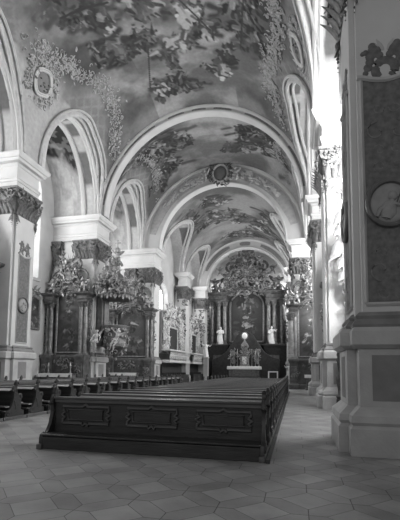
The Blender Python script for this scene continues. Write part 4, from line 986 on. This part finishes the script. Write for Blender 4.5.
b = MB(); b.stack((tx-.28, tx+.28, 52.34, 52.4), [(0,2.3),(0,3.3)]); b.build('tabernacle_door', M['cloth'], tb)
b = MB(); b.sweep([(tx, 52.8, 5.4), (tx, 52.8, 5.75)], [.1, .05], None, 8)
for k in range(18):
    a = 2*PI*k/18; d = EX*math.cos(a)+EZ*math.sin(a); p = Vector((tx, 52.8, 6.05)); b.sweep([p+d*.3, p+d*.55], [.05, .015], None, 5)
b.build('monstrance', M['gilt'], tb)
b = MB(); b.ell((tx, 52.74, 6.05), (.36,.08,.42), 18, 8); b.build('monstrance_disc', M['disc'], tb)
for sg, w in ((-1, 'left'), (1, 'right')):
    for k, dx in enumerate((.95, 1.4, 1.85)):
        candlestick(tx+sg*dx, 52.75, 2.02, 2.3-.25*k, '%s candlestick %s of the tabernacle' % (('first', 'second', 'third')[k], w), 'high altar candlesticks')
    b = MB(); p = (tx+sg*1.55, 53.6, 3.2)
    rt = thing('reliquary', 'gilded scrolled reliquary stand just %s of the tabernacle' % w, 'reliquary', (tx+sg*1.55, 53.65, .4), 'reliquaries beside the tabernacle')
    b.box(p[0]-.3, p[0]+.3, 53.4, 53.85, .4, 2.4); b.build('stand', M['darkw'], rt)
    b = MB(); rocaille(b, R, (p[0], 53.5, 3.4), EX, EZ, -EY, .5, 1.0, 40, .2, None, .2); b.sweep([(p[0], 53.6, 2.35), (p[0], 53.6, 4.2)], [.2, .05], None, 8); b.build('scrollwork', M['gilt'], rt)
# smaller statue left, credence right
def pedestal_statue(x, y, hp, H, label, arm, face=(0,-1,0)):
    root = thing('pedestal_statue', label, 'statue', (x, y, 0))
    b = MB(); b.stack((x-.3, x+.3, y-.3, y+.3), [(.06,0),(.06,.2),(0,.26),(0,hp-.2),(.08,hp-.08),(.05,hp)]); b.build('pedestal', M['stucco'], root, bevel=.01)
    figure((x, y, hp), H, face, R, arm, 'statue', root)
pedestal_statue(-11.55, 51.7, 3.2, 2.0, 'white statue on a tall pedestal at the left choir pilaster', (-.5, .1), (.4,-1,0))
pedestal_statue(-.58, 38.9, .75, 1.45, 'small white statue on a low pedestal in the right aisle beside the altar columns', (-.6, -.3))
root = thing('credence', 'small white framed credence chair right of the high altar table', 'credence', (-2.75, 50.2, 0))
b = MB(); x0, x1, y0 = -3.35, -2.15, 50.0
b.box(x0, x1, y0, y0+.5, 1.28, 1.42)
for x in (x0, x1-.14): b.box(x, x+.14, y0, y0+.12, 0, 1.3); b.box(x, x+.14, y0+.4, y0+.5, 0, 1.3)
b.build('white_frame', M['white'], root, bevel=.01)
b = MB(); b.box(x0+.14, x1-.14, y0+.12, y0+.4, .1, 1.2); b.build('dark_seat', M['darkw'], root)

# ------------------------------------------------------------------ pews
def pew_end_profile():
    return [(-.44,0),(-.44,.20),(-.42,.27),(-.36,.31),(-.31,.29),(-.27,.30),(-.21,.36),(-.15,.46),(-.11,.58),(-.08,.70),(-.09,.80),(-.12,.88),(-.11,.97),(-.07,1.03),(-.03,1.05),
            (-.04,1.10),(-.01,1.16),(.03,1.18),(.07,1.15),(.08,1.09),(.06,1.02),(.05,.97),(.06,.88),(.09,.80),(.14,.76),(.20,.76),(.25,.79),(.29,.77),(.30,.71),(.28,.65),(.26,.58),(.26,.40),(.28,.16),(.31,0)]
def pew_proto(name, x0, x1, label, cat_group, rear):
    root = thing(name, label, 'pew', (0, 0, 0), cat_group)
    b = MB(); b.box(x0, x1, -.36, .50, 0, .26); b.box(x0-.0, x1+.0, -.44, -.34, 0, .24); b.box(x0, x1, -.46, -.02, .255, .295); b.build('footboard', M['pew'], root, bevel=.012)
    b = MB(); b.box(x0, x1, -.02, .04, .28, .96); b.build('backrest', M['pew'], root, False)
    b = MB(); b.box(x0, x1, -.09, .10, .955, 1.0); b.box(x0, x1, -.06, .0, .88, .955); b.build('top_rail', M['pewtop'], root, bevel=.012)
    if not rear: b = MB(); b.rings([[(x,-.03,.985),(x,-.25,.90),(x,-.25,.875),(x,-.03,.95)] for x in (x0, x1)]); b.build('book_ledge', M['oaklit'], root, False)
    b = MB(); b.box(x0, x1, .03, .46, .46, .50); b.build('seat', M['oaklit'], root, bevel=.01)
    b = MB(); b.box(x0, x1, -.36, -.14, .38, .42) if not rear else b.box(x0, x1, .1, .3, .26, .3); b.build('kneeler', M['oaklit'], root)
    if rear:
        n = 3; w = (x1-x0)/n
        for k in range(n):
            cx = x0+w*(k+.5); pw = w*.36; f = MB(); z0, z1 = .44, .84
            # lobed panel moulding with little scrolled tips at the middle of each side
            P = lambda x, z: (cx+x, -.045, z)
            mid = (z0+z1)/2
            path = [P(-pw,z0+.03), P(-pw*.15,z0+.03), P(-.06,z0-.015), P(0,z0+.03), P(.06,z0-.015), P(pw*.15,z0+.03), P(pw,z0+.03), P(pw,mid-.09), P(pw-.05,mid-.05), P(pw+.02,mid), P(pw-.05,mid+.05), P(pw,mid+.09), P(pw,z1-.03), P(.07,z1-.03), P(0,z1+.01), P(-.07,z1-.03), P(-pw,z1-.03), P(-pw,mid+.09), P(-pw+.05,mid+.05), P(-pw-.02,mid), P(-pw+.05,mid-.05), P(-pw,mid-.09), P(-pw,z0+.03)]
            f.sweep(path, .030, .026, 6)
            f.sweep([P(-pw+.12,z0+.10), P(pw-.12,z0+.10), P(pw-.12,z1-.10), P(-pw+.12,z1-.10), P(-pw+.12,z0+.10)], .014, None, 4)
            f.build('panel_moulding', M['pewtop'], root)
            q = MB(); q.box(cx-pw+.14, cx+pw-.14, -.045, -.015, z0+.11, z1-.11); q.build('raised_panel', M['pew'], root, bevel=.01)
    prof = pew_end_profile()
    for x in (x0-.035, x1+.035):
        sg = -1 if x < (x0+x1)/2 else 1
        b = MB(); b.prism(prof, lambda y, z, t: (t, y, z), x-.035, x+.035)
        xo = x+sg*.035
        for (cy, cz, r, a0, sgn) in ((.035, 1.09, .075, 0, 1), (-.03, .88, .09, PI, 1), (.235, .71, .06, 0, -1), (-.30, .20, .10, PI/2, 1)):
            scroll(b, (xo, cy, cz), EY, EZ, r, a0, 1.2, .022, sgn, 12, 5)
        for xq in (x-.035, x+.035): 
            b.sweep([(xq, -.07, .60), (xq, .0, .40), (xq, .02, .3)], .02, None, 5)
        b.sweep([(x, .03, 1.17), (x, .035, 1.21)], [.05, .03], None, 8)
        b.sweep([(x, -.11, .88), (x, -.15, .90)], [.05, .03], None, 6)
        e = b.build('bench_end', M['pew'], root)
        k = MB(); k.box(x-.055, x+.055, -.50, .54, 0, .10); k.build('end_foot', M['pewtop'], e, bevel=.012)
    return root
def copy_tree(o, parent=None):
    c = o.copy(); col.objects.link(c)
    if parent is not None: c.parent = parent
    for ch in [q for q in bpy.data.objects if q.parent == o]: copy_tree(ch, c)
    return c
ORD = ['first','second','third','fourth','fifth','sixth','seventh','eighth','ninth','tenth','eleventh','twelfth','thirteenth','fourteenth','fifteenth','sixteenth','seventeenth','eighteenth','nineteenth','twentieth','twenty-first','twenty-second']
rp = pew_proto('pew', -4.92, -.62, 'dark oak pew across the foreground with three carved panels on its back', 'pews of the right-hand block', True)
rp.location = (0, 7.58, 0)
pp = pew_proto('pew', -4.92, -.62, '', 'pews of the right-hand block', False); pp.location = (0, 7.58+1.08, 0)
pp['label'] = 'second dark pew of the right-hand block, directly beyond the panelled foreground pew'
for k in range(2, 21):
    o = copy_tree(pp); o.location = (0, 7.58+1.08*k, 0); o['label'] = '%s dark pew of the right-hand block counted from the camera' % ORD[k]
lp = pew_proto('pew', -13.25, -8.55, '', 'pews of the left-hand block', False); lp.location = (0, 8.72, 0)
lp['label'] = 'first dark pew of the left-hand block, its scrolled end at the left picture edge'
for k in range(1, 20):
    o = copy_tree(lp); o.location = (0, 8.72+1.08*k, 0); o['label'] = '%s dark pew of the left-hand block counted from the picture edge' % ORD[k]
pt = thing('turned_post', 'dark turned wooden post standing against the bright right pier', 'post', (1.62, 16.35, 0))
b = MB(); b.stack((1.50, 1.74, 16.23, 16.47), [(.04,0),(.04,.1),(0,.16),(0,.5)]); b.build('post_foot', M['darkw'], pt)
b = MB(); b.lathe(1.62, 16.35, [(.10,.5),(.13,.6),(.07,.7),(.06,.9),(.11,1.15),(.13,1.3),(.08,1.42),(.05,1.6),(.07,1.9),(.1,2.0),(.06,2.1),(.09,2.2),(.05,2.34)], 12); b.build('post_shaft', M['darkw'], pt)
# runners of the pew platforms along the aisles
b = MB(); b.box(-.525, -.45, 7.06, 29.8, 0, .07); tag(b.build('pew_runner', M['pew'], bevel=.01), 'long low wooden floor runner along the right ends of the pews', 'runner')

# ------------------------------------------------------------------ light
w = bpy.data.worlds.new('world'); sc.world = w; w.use_nodes = True
bg = w.node_tree.nodes['Background']; bg.inputs[0].default_value = (1, 1, 1, 1); bg.inputs[1].default_value = .13
def area(name, loc, rot, sx, sy, e, spread=PI):
    l = bpy.data.lights.new(name, 'AREA'); l.shape = 'RECTANGLE'; l.size = sx; l.size_y = sy; l.energy = e; l.spread = spread
    o = bpy.data.objects.new(name, l); o.location = loc; o.rotation_euler = rot; col.objects.link(o)
# daylight entering by the right-hand (sunny) windows and, weaker, by the left-hand ones
for y, hh, e in ((13.4, 9.2, 560), (22.9, 7., 190), (31.9, 6., 380)):
    area('window_daylight_and_fill', (XC+HW-.1, y, 10.2), (0, PI/2, 0), hh, 3.6, e)
o_ = area('window_daylight_and_fill', (XC+HW-.15, 13.4, 9.6), Vector((.27, -.95, .10)).to_track_quat('Z', 'Y').to_euler(), 3.6, 8.5, 900, math.radians(66))  # extra narrow-spread lamp, added to brighten the second right pier
area('window_daylight_and_fill', (XC+HW-.15, 31.6, 9.6), Vector((.35, -.92, .10)).to_track_quat('Z', 'Y').to_euler(), 3.0, 7, 420, math.radians(70))  # added lamp of limited spread, aimed to lift the farthest right pier
for y, e in ((14.0, 330), (22.9, 230), (31.9, 200)):
    area('window_daylight_and_fill', (XC-HW+.1, y, 10.6), (0, -PI/2, 0), 6.5, 3.4, e)
for y in (41.3, 50.2):
    area('window_daylight_and_fill', (XC+7.2, y, 11), (0, PI/2, 0), 5, 3.2, 520); area('window_daylight_and_fill', (XC-7.2, y, 11), (0, -PI/2, 0), 5, 3.2, 220)
for s in (-1, 1): area('apse_fill', (XC+s*5.9, 56.9, 13.6), (0, s*PI/2, 0), 6, 1.3, 260)  # fill lamps at the added side windows, to lighten the apse
area('rear_fill', (-5.0, -9, 9), (PI/2, 0, 0), 10, 9, 300)  # unseen fill lamp added behind the camera; no window is built there

vs = sc.view_settings; sc.display_settings.display_device = 'sRGB'
vs.view_transform = 'Standard'; vs.look = 'None'; vs.exposure = .8; vs.gamma = 1.; vs.use_curve_mapping = False
